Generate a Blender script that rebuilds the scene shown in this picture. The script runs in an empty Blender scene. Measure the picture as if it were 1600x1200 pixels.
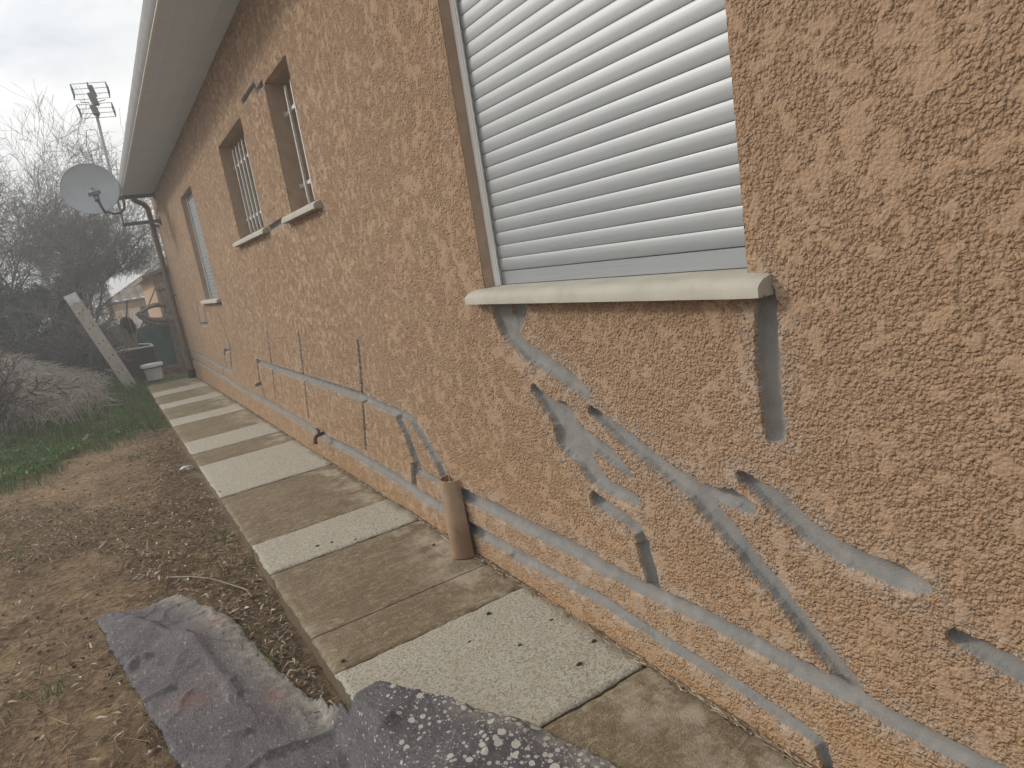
import bpy, math, random
import numpy as np
from mathutils import Vector, Matrix
R_=math.radians
random.seed(7); rng=np.random.default_rng(7)
S=bpy.context.scene; COL=S.collection
# ---------------------------------------------------------------- camera
CAM=np.array([-1.0,0.0,1.122]); FPX=1044.0
RC=np.array([[0.83815,-0.52277,-0.15563],[-0.23644,-0.09109,-0.96737],[0.49153,0.84759,-0.19995]])
cd=bpy.data.cameras.new('camera'); cam=bpy.data.objects.new('camera',cd); COL.objects.link(cam)
cd.sensor_width=36; cd.lens=FPX/1600*36; cd.clip_start=0.02; cd.clip_end=2000
m=Matrix.Identity(4)
for i in range(3):
    m[i][0]=RC[0][i]; m[i][1]=-RC[1][i]; m[i][2]=-RC[2][i]; m[i][3]=CAM[i]
cam.matrix_world=m; S.camera=cam
S.render.resolution_x=1024; S.render.resolution_y=768
# ---------------------------------------------------------------- light
SUNV=Vector((-1.0,1.0,0.78)).normalized()
el=math.asin(SUNV.z); az=math.atan2(SUNV.x,SUNV.y)
sd=bpy.data.lights.new('sun','SUN'); sd.energy=2.5; sd.angle=R_(8); sd.color=(1,.92,.80)
so=bpy.data.objects.new('sun',sd); COL.objects.link(so)
so.rotation_mode='QUATERNION'; so.rotation_quaternion=SUNV.to_track_quat('Z','Y')
W=bpy.data.worlds.new('World'); S.world=W; W.use_nodes=True
wt=W.node_tree; wt.nodes.clear()
def wn(t,**k):
    n=wt.nodes.new(t)
    for a,b in k.items(): setattr(n,a,b)
    return n
sky=wn('ShaderNodeTexSky'); sky.sky_type='NISHITA'; sky.sun_disc=False
sky.sun_elevation=el; sky.sun_rotation=az; sky.dust_density=3.0
bg1=wn('ShaderNodeBackground'); bg1.inputs[1].default_value=0.12
wt.links.new(sky.outputs[0],bg1.inputs[0])
tc=wn('ShaderNodeTexCoord'); mp=wn('ShaderNodeMapping'); mp.inputs['Scale'].default_value=(1,1,2.2)
mp.inputs['Location'].default_value=(0.35,0.1,0.2)
nz=wn('ShaderNodeTexNoise'); nz.inputs['Scale'].default_value=3.2; nz.inputs['Detail'].default_value=7; nz.inputs['Roughness'].default_value=.55
wt.links.new(tc.outputs['Generated'],mp.inputs[0]); wt.links.new(mp.outputs[0],nz.inputs[0])
cr=wn('ShaderNodeValToRGB'); e=cr.color_ramp.elements
e[0].position=.30; e[0].color=(.56,.59,.64,1); e[1].position=.56; e[1].color=(1.0,.995,.96,1)
wt.links.new(nz.outputs['Fac'],cr.inputs[0])
bg2=wn('ShaderNodeBackground'); bg2.inputs[1].default_value=1.20
dv=wn('ShaderNodeVectorMath'); dv.operation='DOT_PRODUCT'; dv.inputs[1].default_value=tuple(SUNV); wt.links.new(tc.outputs['Generated'],dv.inputs[0])
cl=wn('ShaderNodeMath'); cl.operation='MAXIMUM'; cl.inputs[1].default_value=0; wt.links.new(dv.outputs['Value'],cl.inputs[0])
pw=wn('ShaderNodeMath'); pw.operation='POWER'; pw.inputs[1].default_value=4; wt.links.new(cl.outputs[0],pw.inputs[0])
gl0=wn('ShaderNodeMath'); gl0.operation='MULTIPLY_ADD'; gl0.inputs[1].default_value=1.1; gl0.inputs[2].default_value=.95; wt.links.new(pw.outputs[0],gl0.inputs[0])
gm_=wn('ShaderNodeVectorMath'); gm_.operation='SCALE'; wt.links.new(cr.outputs[0],gm_.inputs[0]); wt.links.new(gl0.outputs[0],gm_.inputs['Scale'])
wt.links.new(gm_.outputs[0],bg2.inputs[0])
mxw=wn('ShaderNodeMixShader'); mxw.inputs[0].default_value=.88
wo=wn('ShaderNodeOutputWorld')
wt.links.new(bg1.outputs[0],mxw.inputs[1]); wt.links.new(bg2.outputs[0],mxw.inputs[2]); wt.links.new(mxw.outputs[0],wo.inputs[0])
S.view_settings.view_transform='Standard'; S.view_settings.look='None'; S.view_settings.exposure=-0.03; S.view_settings.gamma=1
S.view_settings.use_curve_mapping=False
# ---------------------------------------------------------------- helpers
def ray(x,y): return RC.T@np.array([(x-800)/FPX,(y-600)/FPX,1.0])
def at(x,y,Y):            # the world point that distance Y along the wall which the photo shows there
    r=ray(x,y); return CAM+(Y-CAM[1])/r[1]*r
def gat(x,y,Z=0.0):
    r=ray(x,y); return CAM+(Z-CAM[2])/r[2]*r
def tag(o,label=None,cat=None,group=None,kind=None):
    if label:o['label']=label
    if cat:o['category']=cat
    if group:o['group']=group
    if kind:o['kind']=kind
    return o
def empty(name,loc,**k):
    o=bpy.data.objects.new(name,None); o.location=loc; COL.objects.link(o); o.empty_display_size=.1
    return tag(o,**k)
def link(name,me,parent=None,**k):
    o=bpy.data.objects.new(name,me); COL.objects.link(o)
    if parent is not None:
        o.parent=parent
        p=parent; off=Vector((0,0,0))
        while p is not None: off+=p.location; p=p.parent
        o.location=-off           # geometry is given in world space
    return tag(o,**k)
def npmesh(name,V,F,mat,smooth=True,attrs=None):
    V=np.asarray(V,np.float32); F=np.asarray(F,np.int32)
    me=bpy.data.meshes.new(name); n=len(F); k=F.shape[1]
    me.vertices.add(len(V)); me.vertices.foreach_set('co',V.ravel())
    me.loops.add(n*k); me.loops.foreach_set('vertex_index',F.ravel())
    me.polygons.add(n); me.polygons.foreach_set('loop_start',np.arange(0,n*k,k,dtype=np.int32))
    me.polygons.foreach_set('loop_total',np.full(n,k,np.int32))
    me.polygons.foreach_set('use_smooth',np.full(n,smooth))
    if attrs:
        for a,v in attrs.items():
            at_=me.attributes.new(a,'FLOAT','POINT'); at_.data.foreach_set('value',np.asarray(v,np.float32).ravel())
    me.update(calc_edges=True); me.materials.append(mat); return me
class MB:
    def __init__(s): s.v=[]; s.f=[]
    def box(s,a,b):
        (x0,y0,z0),(x1,y1,z1)=a,b; n=len(s.v)
        s.v+=[(x0,y0,z0),(x1,y0,z0),(x1,y1,z0),(x0,y1,z0),(x0,y0,z1),(x1,y0,z1),(x1,y1,z1),(x0,y1,z1)]
        s.f+=[tuple(n+i for i in q) for q in((0,3,2,1),(4,5,6,7),(0,1,5,4),(1,2,6,5),(2,3,7,6),(3,0,4,7))]
    def obox(s,c,ax,h):     # oriented box: centre, 3 axes, 3 half sizes
        c=Vector(c); A=[Vector(a).normalized()*hh for a,hh in zip(ax,h)]; n=len(s.v)
        for k in(-1,1):
            for (i,j) in((-1,-1),(1,-1),(1,1),(-1,1)): s.v.append(tuple(c+A[0]*i+A[1]*j+A[2]*k))
        s.f+=[tuple(n+i for i in q) for q in((0,3,2,1),(4,5,6,7),(0,1,5,4),(1,2,6,5),(2,3,7,6),(3,0,4,7))]
    def tube(s,pts,rad,n=8,cap=True):
        P=[Vector(p) for p in pts]
        if not hasattr(rad,'__len__'): rad=[rad]*len(P)
        up=None; b=len(s.v)
        for i,p in enumerate(P):
            t=(P[min(i+1,len(P)-1)]-P[max(i-1,0)]).normalized()
            if up is None:
                up=t.orthogonal().normalized()
            else:
                up=(up-t*up.dot(t)); up=up.normalized() if up.length>1e-6 else t.orthogonal().normalized()
            w=t.cross(up)
            for k in range(n):
                a=2*math.pi*k/n; s.v.append(tuple(p+(up*math.cos(a)+w*math.sin(a))*rad[i]))
        for i in range(len(P)-1):
            for k in range(n):
                a=b+i*n+k; c=b+i*n+(k+1)%n; s.f.append((a,c,c+n,a+n))
        if cap:
            s.f.append(tuple(b+k for k in range(n))[::-1]); e=b+(len(P)-1)*n; s.f.append(tuple(e+k for k in range(n)))
    def prism(s,prof,y0,y1,axis=1):   # profile in the other two axes, swept along one
        n=len(s.v); k=len(prof)
        for y in(y0,y1):
            for (a,c) in prof:
                s.v.append((a,y,c) if axis==1 else ((y,a,c) if axis==0 else (a,c,y)))
        s.f+=[tuple(range(n,n+k)),tuple(range(n+2*k-1,n+k-1,-1))]
        for i in range(k): j=(i+1)%k; s.f.append((n+j,n+i,n+k+i,n+k+j))
    def build(s,name,mat,parent=None,smooth=False,bevel=0,**k):
        me=bpy.data.meshes.new(name); me.from_pydata(s.v,[],s.f); me.materials.append(mat)
        if smooth:
            me.polygons.foreach_set('use_smooth',[True]*len(me.polygons))
            me.set_sharp_from_angle(angle=R_(40))
        import bmesh
        bm=bmesh.new(); bm.from_mesh(me); bmesh.ops.recalc_face_normals(bm,faces=bm.faces)
        if bevel: bmesh.ops.bevel(bm,geom=[e for e in bm.edges if len(e.link_faces)==2 and e.calc_face_angle(0)>.6],offset=bevel,segments=2,affect='EDGES',profile=.6)
        bm.to_mesh(me); bm.free()
        return link(name,me,parent,**k)
def hsh(i,j,s):
    h=(i.astype(np.int64)*374761393+j.astype(np.int64)*668265263+s*974634777)&0xffffffff
    h=((h^(h>>13))*1274126177)&0xffffffff
    return ((h^(h>>16))&0xffffff)/16777216.0
def vnoise(x,y,s=0):
    i=np.floor(x); j=np.floor(y); u=x-i; v=y-j; u=u*u*(3-2*u); v=v*v*(3-2*v)
    i=i.astype(np.int64); j=j.astype(np.int64)
    a=hsh(i,j,s)*(1-u)+hsh(i+1,j,s)*u; b=hsh(i,j+1,s)*(1-u)+hsh(i+1,j+1,s)*u
    return (a*(1-v)+b*v)*2-1
def fbm(x,y,s=0,o=4,g=.5):
    t=0; a=1; n=0
    for k in range(o):
        t=t+a*vnoise(x*2**k+17.3*k,y*2**k-9.1*k,s+k); n+=a; a*=g
    return t/n
def worley(x,y,s=0):
    i=np.floor(x).astype(np.int64); j=np.floor(y).astype(np.int64); d=np.full(x.shape,9.0)
    for a in(-1,0,1):
        for b in(-1,0,1):
            px=i+a+hsh(i+a,j+b,s); py=j+b+hsh(i+a,j+b,s+77)
            d=np.minimum(d,(px-x)**2+(py-y)**2)
    return np.sqrt(d)
def sstep(a,b,x):
    t=np.clip((x-a)/(b-a),0,1); return t*t*(3-2*t)
def grid_faces(nu,nv):
    a=np.arange(nu*nv).reshape(nu,nv)
    return np.stack([a[:-1,:-1],a[1:,:-1],a[1:,1:],a[:-1,1:]],-1).reshape(-1,4)
def segs_mesh(name,A,B,ra,rb,mat,n=3,smooth=True):
    A=np.asarray(A,float);B=np.asarray(B,float);ra=np.asarray(ra)[:,None];rb=np.asarray(rb)[:,None]
    d=B-A; d/=np.linalg.norm(d,axis=1,keepdims=True)+1e-9
    h=np.where(np.abs(d[:,2:3])<.9,np.array([[0,0,1.]]),np.array([[1.,0,0]]))
    u=np.cross(d,h); u/=np.linalg.norm(u,axis=1,keepdims=True); w=np.cross(d,u)
    V=[]
    for k in range(n):
        a=2*math.pi*k/n; o=u*math.cos(a)+w*math.sin(a); V+= [A+o*ra]
    for k in range(n):
        a=2*math.pi*k/n; o=u*math.cos(a)+w*math.sin(a); V+= [B+o*rb]
    V=np.stack(V,1); N=len(A); base=(np.arange(N)*2*n)[:,None]
    F=np.concatenate([base+np.array([[k,(k+1)%n,n+(k+1)%n,n+k]]) for k in range(n)],0)
    return npmesh(name,V.reshape(-1,3),F,mat,smooth)
# ---------------------------------------------------------------- materials
class MT:
    def __init__(s,name,rough=.9,spec=.3,metal=0,color=None,bumpdist=None):
        s.m=bpy.data.materials.new(name); s.m.use_nodes=True; s.t=s.m.node_tree; s.b=s.t.nodes['Principled BSDF']
        s.b.inputs['Roughness'].default_value=rough; s.b.inputs['Specular IOR Level'].default_value=spec; s.b.inputs['Metallic'].default_value=metal
        if color: s.b.inputs['Base Color'].default_value=(*color,1)
        s.tc=None
    def n(s,t,**k):
        n=s.t.nodes.new(t)
        for a,b in k.items(): setattr(n,a,b)
        return n
    def L(s,a,b): s.t.links.new(a,b)
    def co(s,scale=(1,1,1)):
        if s.tc is None: s.tc=s.n('ShaderNodeNewGeometry')
        mp=s.n('ShaderNodeMapping'); mp.inputs['Scale'].default_value=scale; s.L(s.tc.outputs['Position'],mp.inputs[0]); return mp.outputs[0]
    def noise(s,sc,detail=4,rough=.55,scale=(1,1,1),dist=0):
        n=s.n('ShaderNodeTexNoise'); n.inputs['Scale'].default_value=sc; n.inputs['Detail'].default_value=detail; n.inputs['Roughness'].default_value=rough; n.inputs['Distortion'].default_value=dist
        s.L(s.co(scale),n.inputs['Vector']); return n.outputs['Fac']
    def voro(s,sc,feature='F1',scale=(1,1,1)):
        n=s.n('ShaderNodeTexVoronoi'); n.feature=feature; n.inputs['Scale'].default_value=sc; s.L(s.co(scale),n.inputs['Vector']); return n
    def ramp(s,src,stops,interp='LINEAR'):
        n=s.n('ShaderNodeValToRGB'); n.color_ramp.interpolation=interp; e=n.color_ramp.elements
        while len(e)<len(stops): e.new(.5)
        for q,(p,c) in zip(e,stops):
            q.position=p; q.color=(*c,1) if hasattr(c,'__len__') else (c,c,c,1)
        s.L(src,n.inputs[0]); return n.outputs[0]
    def mix(s,f,a,b,mode='MIX'):
        n=s.n('ShaderNodeMix'); n.data_type='RGBA'; n.blend_type=mode
        for v,i in((f,0),(a,6),(b,7)):
            if hasattr(v,'is_output'): s.L(v,n.inputs[i])
            elif i==0: n.inputs[0].default_value=v
            else: n.inputs[i].default_value=(*v,1)
        return n.outputs[2]
    def math(s,op,a,b=0.0,clamp=False):
        n=s.n('ShaderNodeMath'); n.operation=op; n.use_clamp=clamp
        for v,i in((a,0),(b,1)):
            if hasattr(v,'is_output'): s.L(v,n.inputs[i])
            else: n.inputs[i].default_value=v
        return n.outputs[0]
    def attr(s,name): 
        n=s.n('ShaderNodeAttribute'); n.attribute_name=name; return n.outputs['Fac']
    def color(s,c): s.L(c,s.b.inputs['Base Color'])
    def rough(s,c): s.L(c,s.b.inputs['Roughness'])
    def bump(s,h,dist=.002,strength=1.0):
        n=s.n('ShaderNodeBump'); n.inputs['Distance'].default_value=dist
        if hasattr(strength,'is_output'): s.L(strength,n.inputs['Strength'])
        else: n.inputs['Strength'].default_value=strength
        s.L(h,n.inputs['Height']); s.L(n.outputs[0],s.b.inputs['Normal'])
def simple(name,c1,c2=None,rough=.7,spec=.3,metal=0,sc=30,bump=0,scale=(1,1,1),bsc=None):
    M=MT(name,rough,spec,metal,c1)
    if c2 is not None:
        M.color(M.mix(M.ramp(M.noise(sc,5,.6,scale),[(.35,0.),(.65,1.)]),c1,c2))
    if bump: M.bump(M.noise(bsc or sc*3,4,.6,scale),bump,1)
    return M.m
def mat_render():
    M=MT('render_plaster',.92,.15)
    g=M.attr('groove'); st=M.attr('dust'); fl=M.attr('flat')
    big=M.noise(1.3,4,.6); med=M.noise(9,4,.6); fine=M.noise(160,3,.6)
    c=M.mix(M.ramp(big,[(.35,0.),(.68,1.)]),(.385,.252,.162),(.425,.285,.19))
    c=M.mix(M.ramp(med,[(.3,.0),(.75,.55)]),c,(.37,.255,.17))
    # more orange towards the bottom of the wall
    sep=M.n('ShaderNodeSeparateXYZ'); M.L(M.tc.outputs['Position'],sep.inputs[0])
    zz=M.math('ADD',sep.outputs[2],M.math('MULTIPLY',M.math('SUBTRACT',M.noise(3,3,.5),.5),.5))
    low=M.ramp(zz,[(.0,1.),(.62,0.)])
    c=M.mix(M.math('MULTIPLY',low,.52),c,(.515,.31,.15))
    c=M.mix(M.math('MULTIPLY',fl,.70),c,(.345,.24,.163))
    c=M.mix(M.math('MULTIPLY',M.attr('pit'),.05),c,(.36,.23,.135))
    c=M.mix(M.math('MULTIPLY',M.attr('relief_lit'),.40),c,(.56,.42,.30)); c=M.mix(M.math('MULTIPLY',M.attr('shade'),.52),c,(.22,.14,.085))  # light and shade of the far wall's relief, painted into the colour
    spk0=M.ramp(M.noise(62,3,.65),[(.44,1.),(.52,0.)]); c=M.mix(M.math('MULTIPLY',spk0,.08),c,(.29,.185,.11))
    hi=M.ramp(M.noise(48,3,.65),[(.52,0.),(.60,1.)]); c=M.mix(M.math('MULTIPLY',hi,.05),c,(.60,.47,.35))
    c=M.mix(M.math('MULTIPLY',M.ramp(fine,[(.3,1.),(.6,0.)]),.14),c,(.36,.21,.115))
    # grinding dust beside the chases
    dn=M.ramp(M.noise(45,4,.7),[(.38,0.),(.62,1.)])
    c=M.mix(M.math('MULTIPLY',M.math('MULTIPLY',st,dn),.6),c,(.40,.36,.32))
    mort=M.mix(M.ramp(M.noise(22,5,.65),[(.3,0.),(.7,1.)]),(.20,.197,.193),(.275,.268,.258))
    mort=M.mix(M.ramp(M.noise(6,3,.6),[(.5,0.),(.75,.6)]),mort,(.30,.275,.24))
    spk=M.ramp(M.noise(420,2,.5),[(.27,0.),(.33,1.)]); mort=M.mix(spk,(.17,.16,.15),mort)
    # ochre daub of old mortar between the two small windows
    gg=M.ramp(M.math('ADD',g,M.math('MULTIPLY',M.math('SUBTRACT',M.noise(90,3,.6),.5),.25)),[(.46,0.),(.54,1.)])
    n1=M.noise(300,3,.7)
    nw=M.n('ShaderNodeTexNoise'); nw.inputs['Scale'].default_value=70; M.L(M.co(),nw.inputs['Vector'])
    vm=M.n('ShaderNodeVectorMath'); vm.operation='MULTIPLY_ADD'; vm.inputs[1].default_value=(.008,.008,.008); M.L(nw.outputs['Color'],vm.inputs[0]); M.L(M.co(),vm.inputs[2])
    def vv(sc):
        v=M.n('ShaderNodeTexVoronoi'); v.feature='F1'; v.inputs['Scale'].default_value=sc; M.L(vm.outputs[0],v.inputs['Vector']); return v.outputs['Distance']
    p1=M.ramp(vv(138),[(.15,1.),(.75,0.)]); p2=M.ramp(vv(265),[(.1,1.),(.75,0.)])
    n2=M.math('ADD',M.math('MULTIPLY',p1,1.0),M.math('MULTIPLY',p2,.45))
    crev=M.ramp(p1,[(.0,1.),(.35,0.)]); crf=M.math('MULTIPLY',M.math('MULTIPLY',crev,M.math('SUBTRACT',1.0,fl)),.14); gr=M.noise(380,2,.6,(1,.5,1))
    hw=M.math('ADD',M.math('MULTIPLY',n1,.6),n2); h=M.mix(gg,hw,M.math('ADD',M.math('MULTIPLY',gr,.35),1.05))
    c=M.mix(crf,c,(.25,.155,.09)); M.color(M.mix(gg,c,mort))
    bs=M.math('SUBTRACT',1.0,M.math('MULTIPLY',fl,.62)); M.bump(h,.0052,bs)
    return M.m
def mat_slab_light():
    M=MT('granular_concrete',.95,.15)
    v=M.noise(130,5,.8); p=M.noise(14,5,.7)
    c=M.mix(M.ramp(v,[(.38,0.),(.54,1.)]),(.22,.195,.155),(.53,.50,.43))
    c=M.mix(M.ramp(p,[(.45,0.),(.75,.6)]),c,(.42,.37,.28))
    c=M.mix(M.math('MULTIPLY',M.attr('dirt'),.85),c,(.15,.115,.075))
    M.color(c); M.bump(v,.006,1.0); return M.m
def mat_slab_dark():
    M=MT('stained_concrete',.9,.2)
    sw=M.noise(26,5,.75,(1,1,1),2.2); big=M.noise(3.2,4,.6); st=M.noise(60,4,.7,(1,.25,1))
    c=M.mix(M.ramp(big,[(.35,0.),(.7,1.)]),(.27,.21,.13),(.43,.355,.245))
    c=M.mix(M.ramp(sw,[(.42,0.),(.62,1.)]),M.mix(.6,c,(.14,.105,.065)),c)
    c=M.mix(M.ramp(M.noise(240,3,.7),[(.4,.75),(.62,0.)]),c,(.12,.09,.055)); c=M.mix(M.ramp(M.noise(42,6,.8,(.35,1,1),1.2),[(.50,0.),(.66,.6)]),c,(.50,.43,.31)); c=M.mix(M.ramp(M.noise(30,6,.8,(1,.4,1),1.0),[(.36,.6),(.50,0.)]),c,(.16,.12,.07))
    c=M.mix(M.math('MULTIPLY',M.attr('edge'),M.ramp(M.noise(9,4,.7),[(.42,.0),(.62,.7)])),c,(.52,.46,.36))
    c=M.mix(M.math('MULTIPLY',M.attr('dirt'),.85),c,(.15,.115,.075))
    M.color(c); M.bump(M.math('ADD',M.math('MULTIPLY',st,.6),M.noise(220,3,.7)),.006,1); return M.m
def mat_ground():
    M=MT('earth',.97,.1)
    big=M.noise(2.3,5,.65); f=M.noise(45,5,.7); ff=M.noise(210,3,.7)
    c=M.mix(M.ramp(big,[(.38,0.),(.62,1.)]),(.29,.205,.125),(.49,.35,.21))
    c=M.mix(M.ramp(f,[(.35,.75),(.6,0.)]),c,(.085,.06,.04))
    c=M.mix(M.ramp(ff,[(.55,0.),(.75,.5)]),c,(.34,.26,.16))
    c=M.mix(M.math('MULTIPLY',M.attr('green'),M.ramp(M.noise(12,4,.7),[(.35,.3),(.6,1.)])),c,(.06,.085,.03))
    M.color(c); M.bump(M.math('ADD',f,ff),.012,1); return M.m
def mat_alu():
    M=MT('brushed_aluminium',.45,.40,.3)
    br=M.noise(120,3,.6,(1,.06,8)); 
    M.color(M.mix(M.ramp(br,[(.3,0.),(.7,1.)]),(.265,.28,.30),(.315,.33,.345)))
    M.rough(M.ramp(br,[(.3,.42),(.7,.52)])); return M.m
def mat_cloth():
    M=MT('felt',.98,.1)
    fib=M.noise(150,4,.75,(1,.5,1)); fi2=M.noise(520,2,.6,(1,.3,1)); big=M.noise(5,4,.6)
    c=M.mix(M.ramp(big,[(.3,0.),(.7,1.)]),(.135,.128,.131),(.22,.208,.211))
    c=M.mix(M.ramp(fi2,[(.45,0.),(.65,.6)]),c,(.30,.28,.29))
    c=M.mix(M.ramp(fib,[(.35,.6),(.55,0.)]),c,(.075,.065,.085))
    flk=M.ramp(M.noise(95,3,.7,(1,.45,1)),[(.60,0.),(.66,.7)]); c=M.mix(flk,c,(.42,.40,.39)); sp=M.attr('paint'); c=M.mix(M.math('MULTIPLY',sp,.5),c,(.055,.05,.062))
    for sc,th,pw in((14,.09,1.),(30,.15,.9),(62,.17,.8),(120,.15,.6)):
        v=M.voro(sc,'F1'); v.inputs['Randomness'].default_value=1
        d=M.math('ADD',v.outputs['Distance'],M.math('MULTIPLY',M.math('SUBTRACT',M.noise(70,3,.6),.5),.22))
        lim=M.math('MULTIPLY',M.math('ADD',sp,.12),th*2.0)
        s_=M.math('MULTIPLY',M.math('LESS_THAN',d,lim),pw)
        sepc=M.n('ShaderNodeSeparateColor'); M.L(v.outputs['Color'],sepc.inputs[0])
        s_=M.math('MULTIPLY',s_,M.math('GREATER_THAN',sepc.outputs[0],.42))
        c=M.mix(s_,c,(.60,.58,.53))
    c=M.mix(M.math('MULTIPLY',M.attr('dustedge'),M.ramp(M.noise(40,4,.7),[(.35,.1),(.6,.85)])),c,(.46,.42,.36))
    c=M.mix(M.math('MULTIPLY',M.attr('rust'),M.ramp(M.noise(70,3,.7),[(.42,0.),(.6,.75)])),c,(.33,.10,.05))
    M.color(c); M.bump(M.math('ADD',fib,fi2),.006,1); return M.m
mRENDER=mat_render(); mLIGHT=mat_slab_light(); mDARK=mat_slab_dark(); mGROUND=mat_ground(); mALU=mat_alu(); mCLOTH=mat_cloth()
mREVEAL=simple('smooth_plaster',(.38,.28,.21),(.45,.335,.25),.9,.15,sc=18,bump=.0015,bsc=120)
mSILL=simple('cast_stone',(.37,.35,.30),(.43,.41,.355),.8,.25,sc=12,bump=.0008,bsc=260)
mPVC=simple('soffit_panel',(.60,.69,.86),(.66,.74,.87),.7,.2,sc=4)
mDISH=simple('dish_paint',(.36,.39,.43),(.41,.44,.475),.5,.4,sc=4)
mGUTTER=simple('gutter_metal',(.25,.25,.26),(.29,.29,.295),.85,.12,0,sc=8)
mWHITE=simple('white_paint',(.72,.72,.70),(.80,.79,.77),.5,.4,sc=10)
mGALV=simple('galvanised',(.30,.31,.32),(.42,.43,.44),.5,.5,.6,sc=40)
mDKMET=simple('dark_metal',(.10,.105,.11),(.17,.175,.18),.5,.5,.4,sc=30)
mBARS=simple('bar_paint',(.62,.62,.60),(.45,.44,.42),.55,.4,.1,sc=60)
mCOPPER=simple('downpipe_paint',(.15,.10,.08),(.19,.135,.105),.5,.4,sc=20)
mTERRA=simple('fired_clay',(.215,.135,.085),(.36,.26,.18),.85,.2,sc=9,scale=(1,1,.5),bump=.0006,bsc=200)
mRUST=simple('rusty_iron',(.075,.045,.035),(.16,.085,.05),.8,.3,.3,sc=60,bump=.001)
mGLASS=simple('window_glass',(.03,.035,.04),None,.08,.6)
mBARK=simple('bark',(.16,.13,.105),(.26,.23,.19),.95,.1,sc=25,bump=.01,scale=(1,1,.3))
mTWIG=simple('twig_bark',(.17,.16,.15),(.27,.25,.235),.9,.15,sc=3)
mDRY=simple('dry_stems',(.26,.22,.18),(.40,.35,.28),.95,.1,sc=2)
mBROWNTW=simple('brown_stems',(.07,.045,.035),(.13,.085,.065),.95,.1,sc=2)
mNET=simple('green_net',(.05,.095,.08),(.075,.13,.108),.8,.2,sc=6,bump=.002,bsc=200)
mYELL=simple('yellow_plaster',(.62,.46,.20),(.68,.52,.25),.9,.15,sc=3)
mORAN=simple('orange_plaster',(.42,.28,.19),(.47,.32,.22),.9,.15,sc=3,bump=.004,bsc=60)
mROOF=simple('old_tiles',(.16,.125,.10),(.28,.23,.19),.9,.2,sc=3)
mWOODR=simple('brown_boards',(.045,.03,.03),(.075,.05,.048),.7,.3,sc=8,scale=(1,1,6))
mRAIL=simple('weathered_aluminium',(.46,.43,.38),(.56,.53,.47),.55,.4,.25,sc=12)
mPLASTIC=simple('white_plastic',(.74,.75,.77),(.66,.67,.68),.45,.4,sc=10)
mBLACK=simple('black_rubber',(.02,.02,.02),None,.7,.3)
mOLIVE=simple('dry_pod',(.05,.036,.026),(.09,.065,.045),.9,.1,sc=80)
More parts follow.
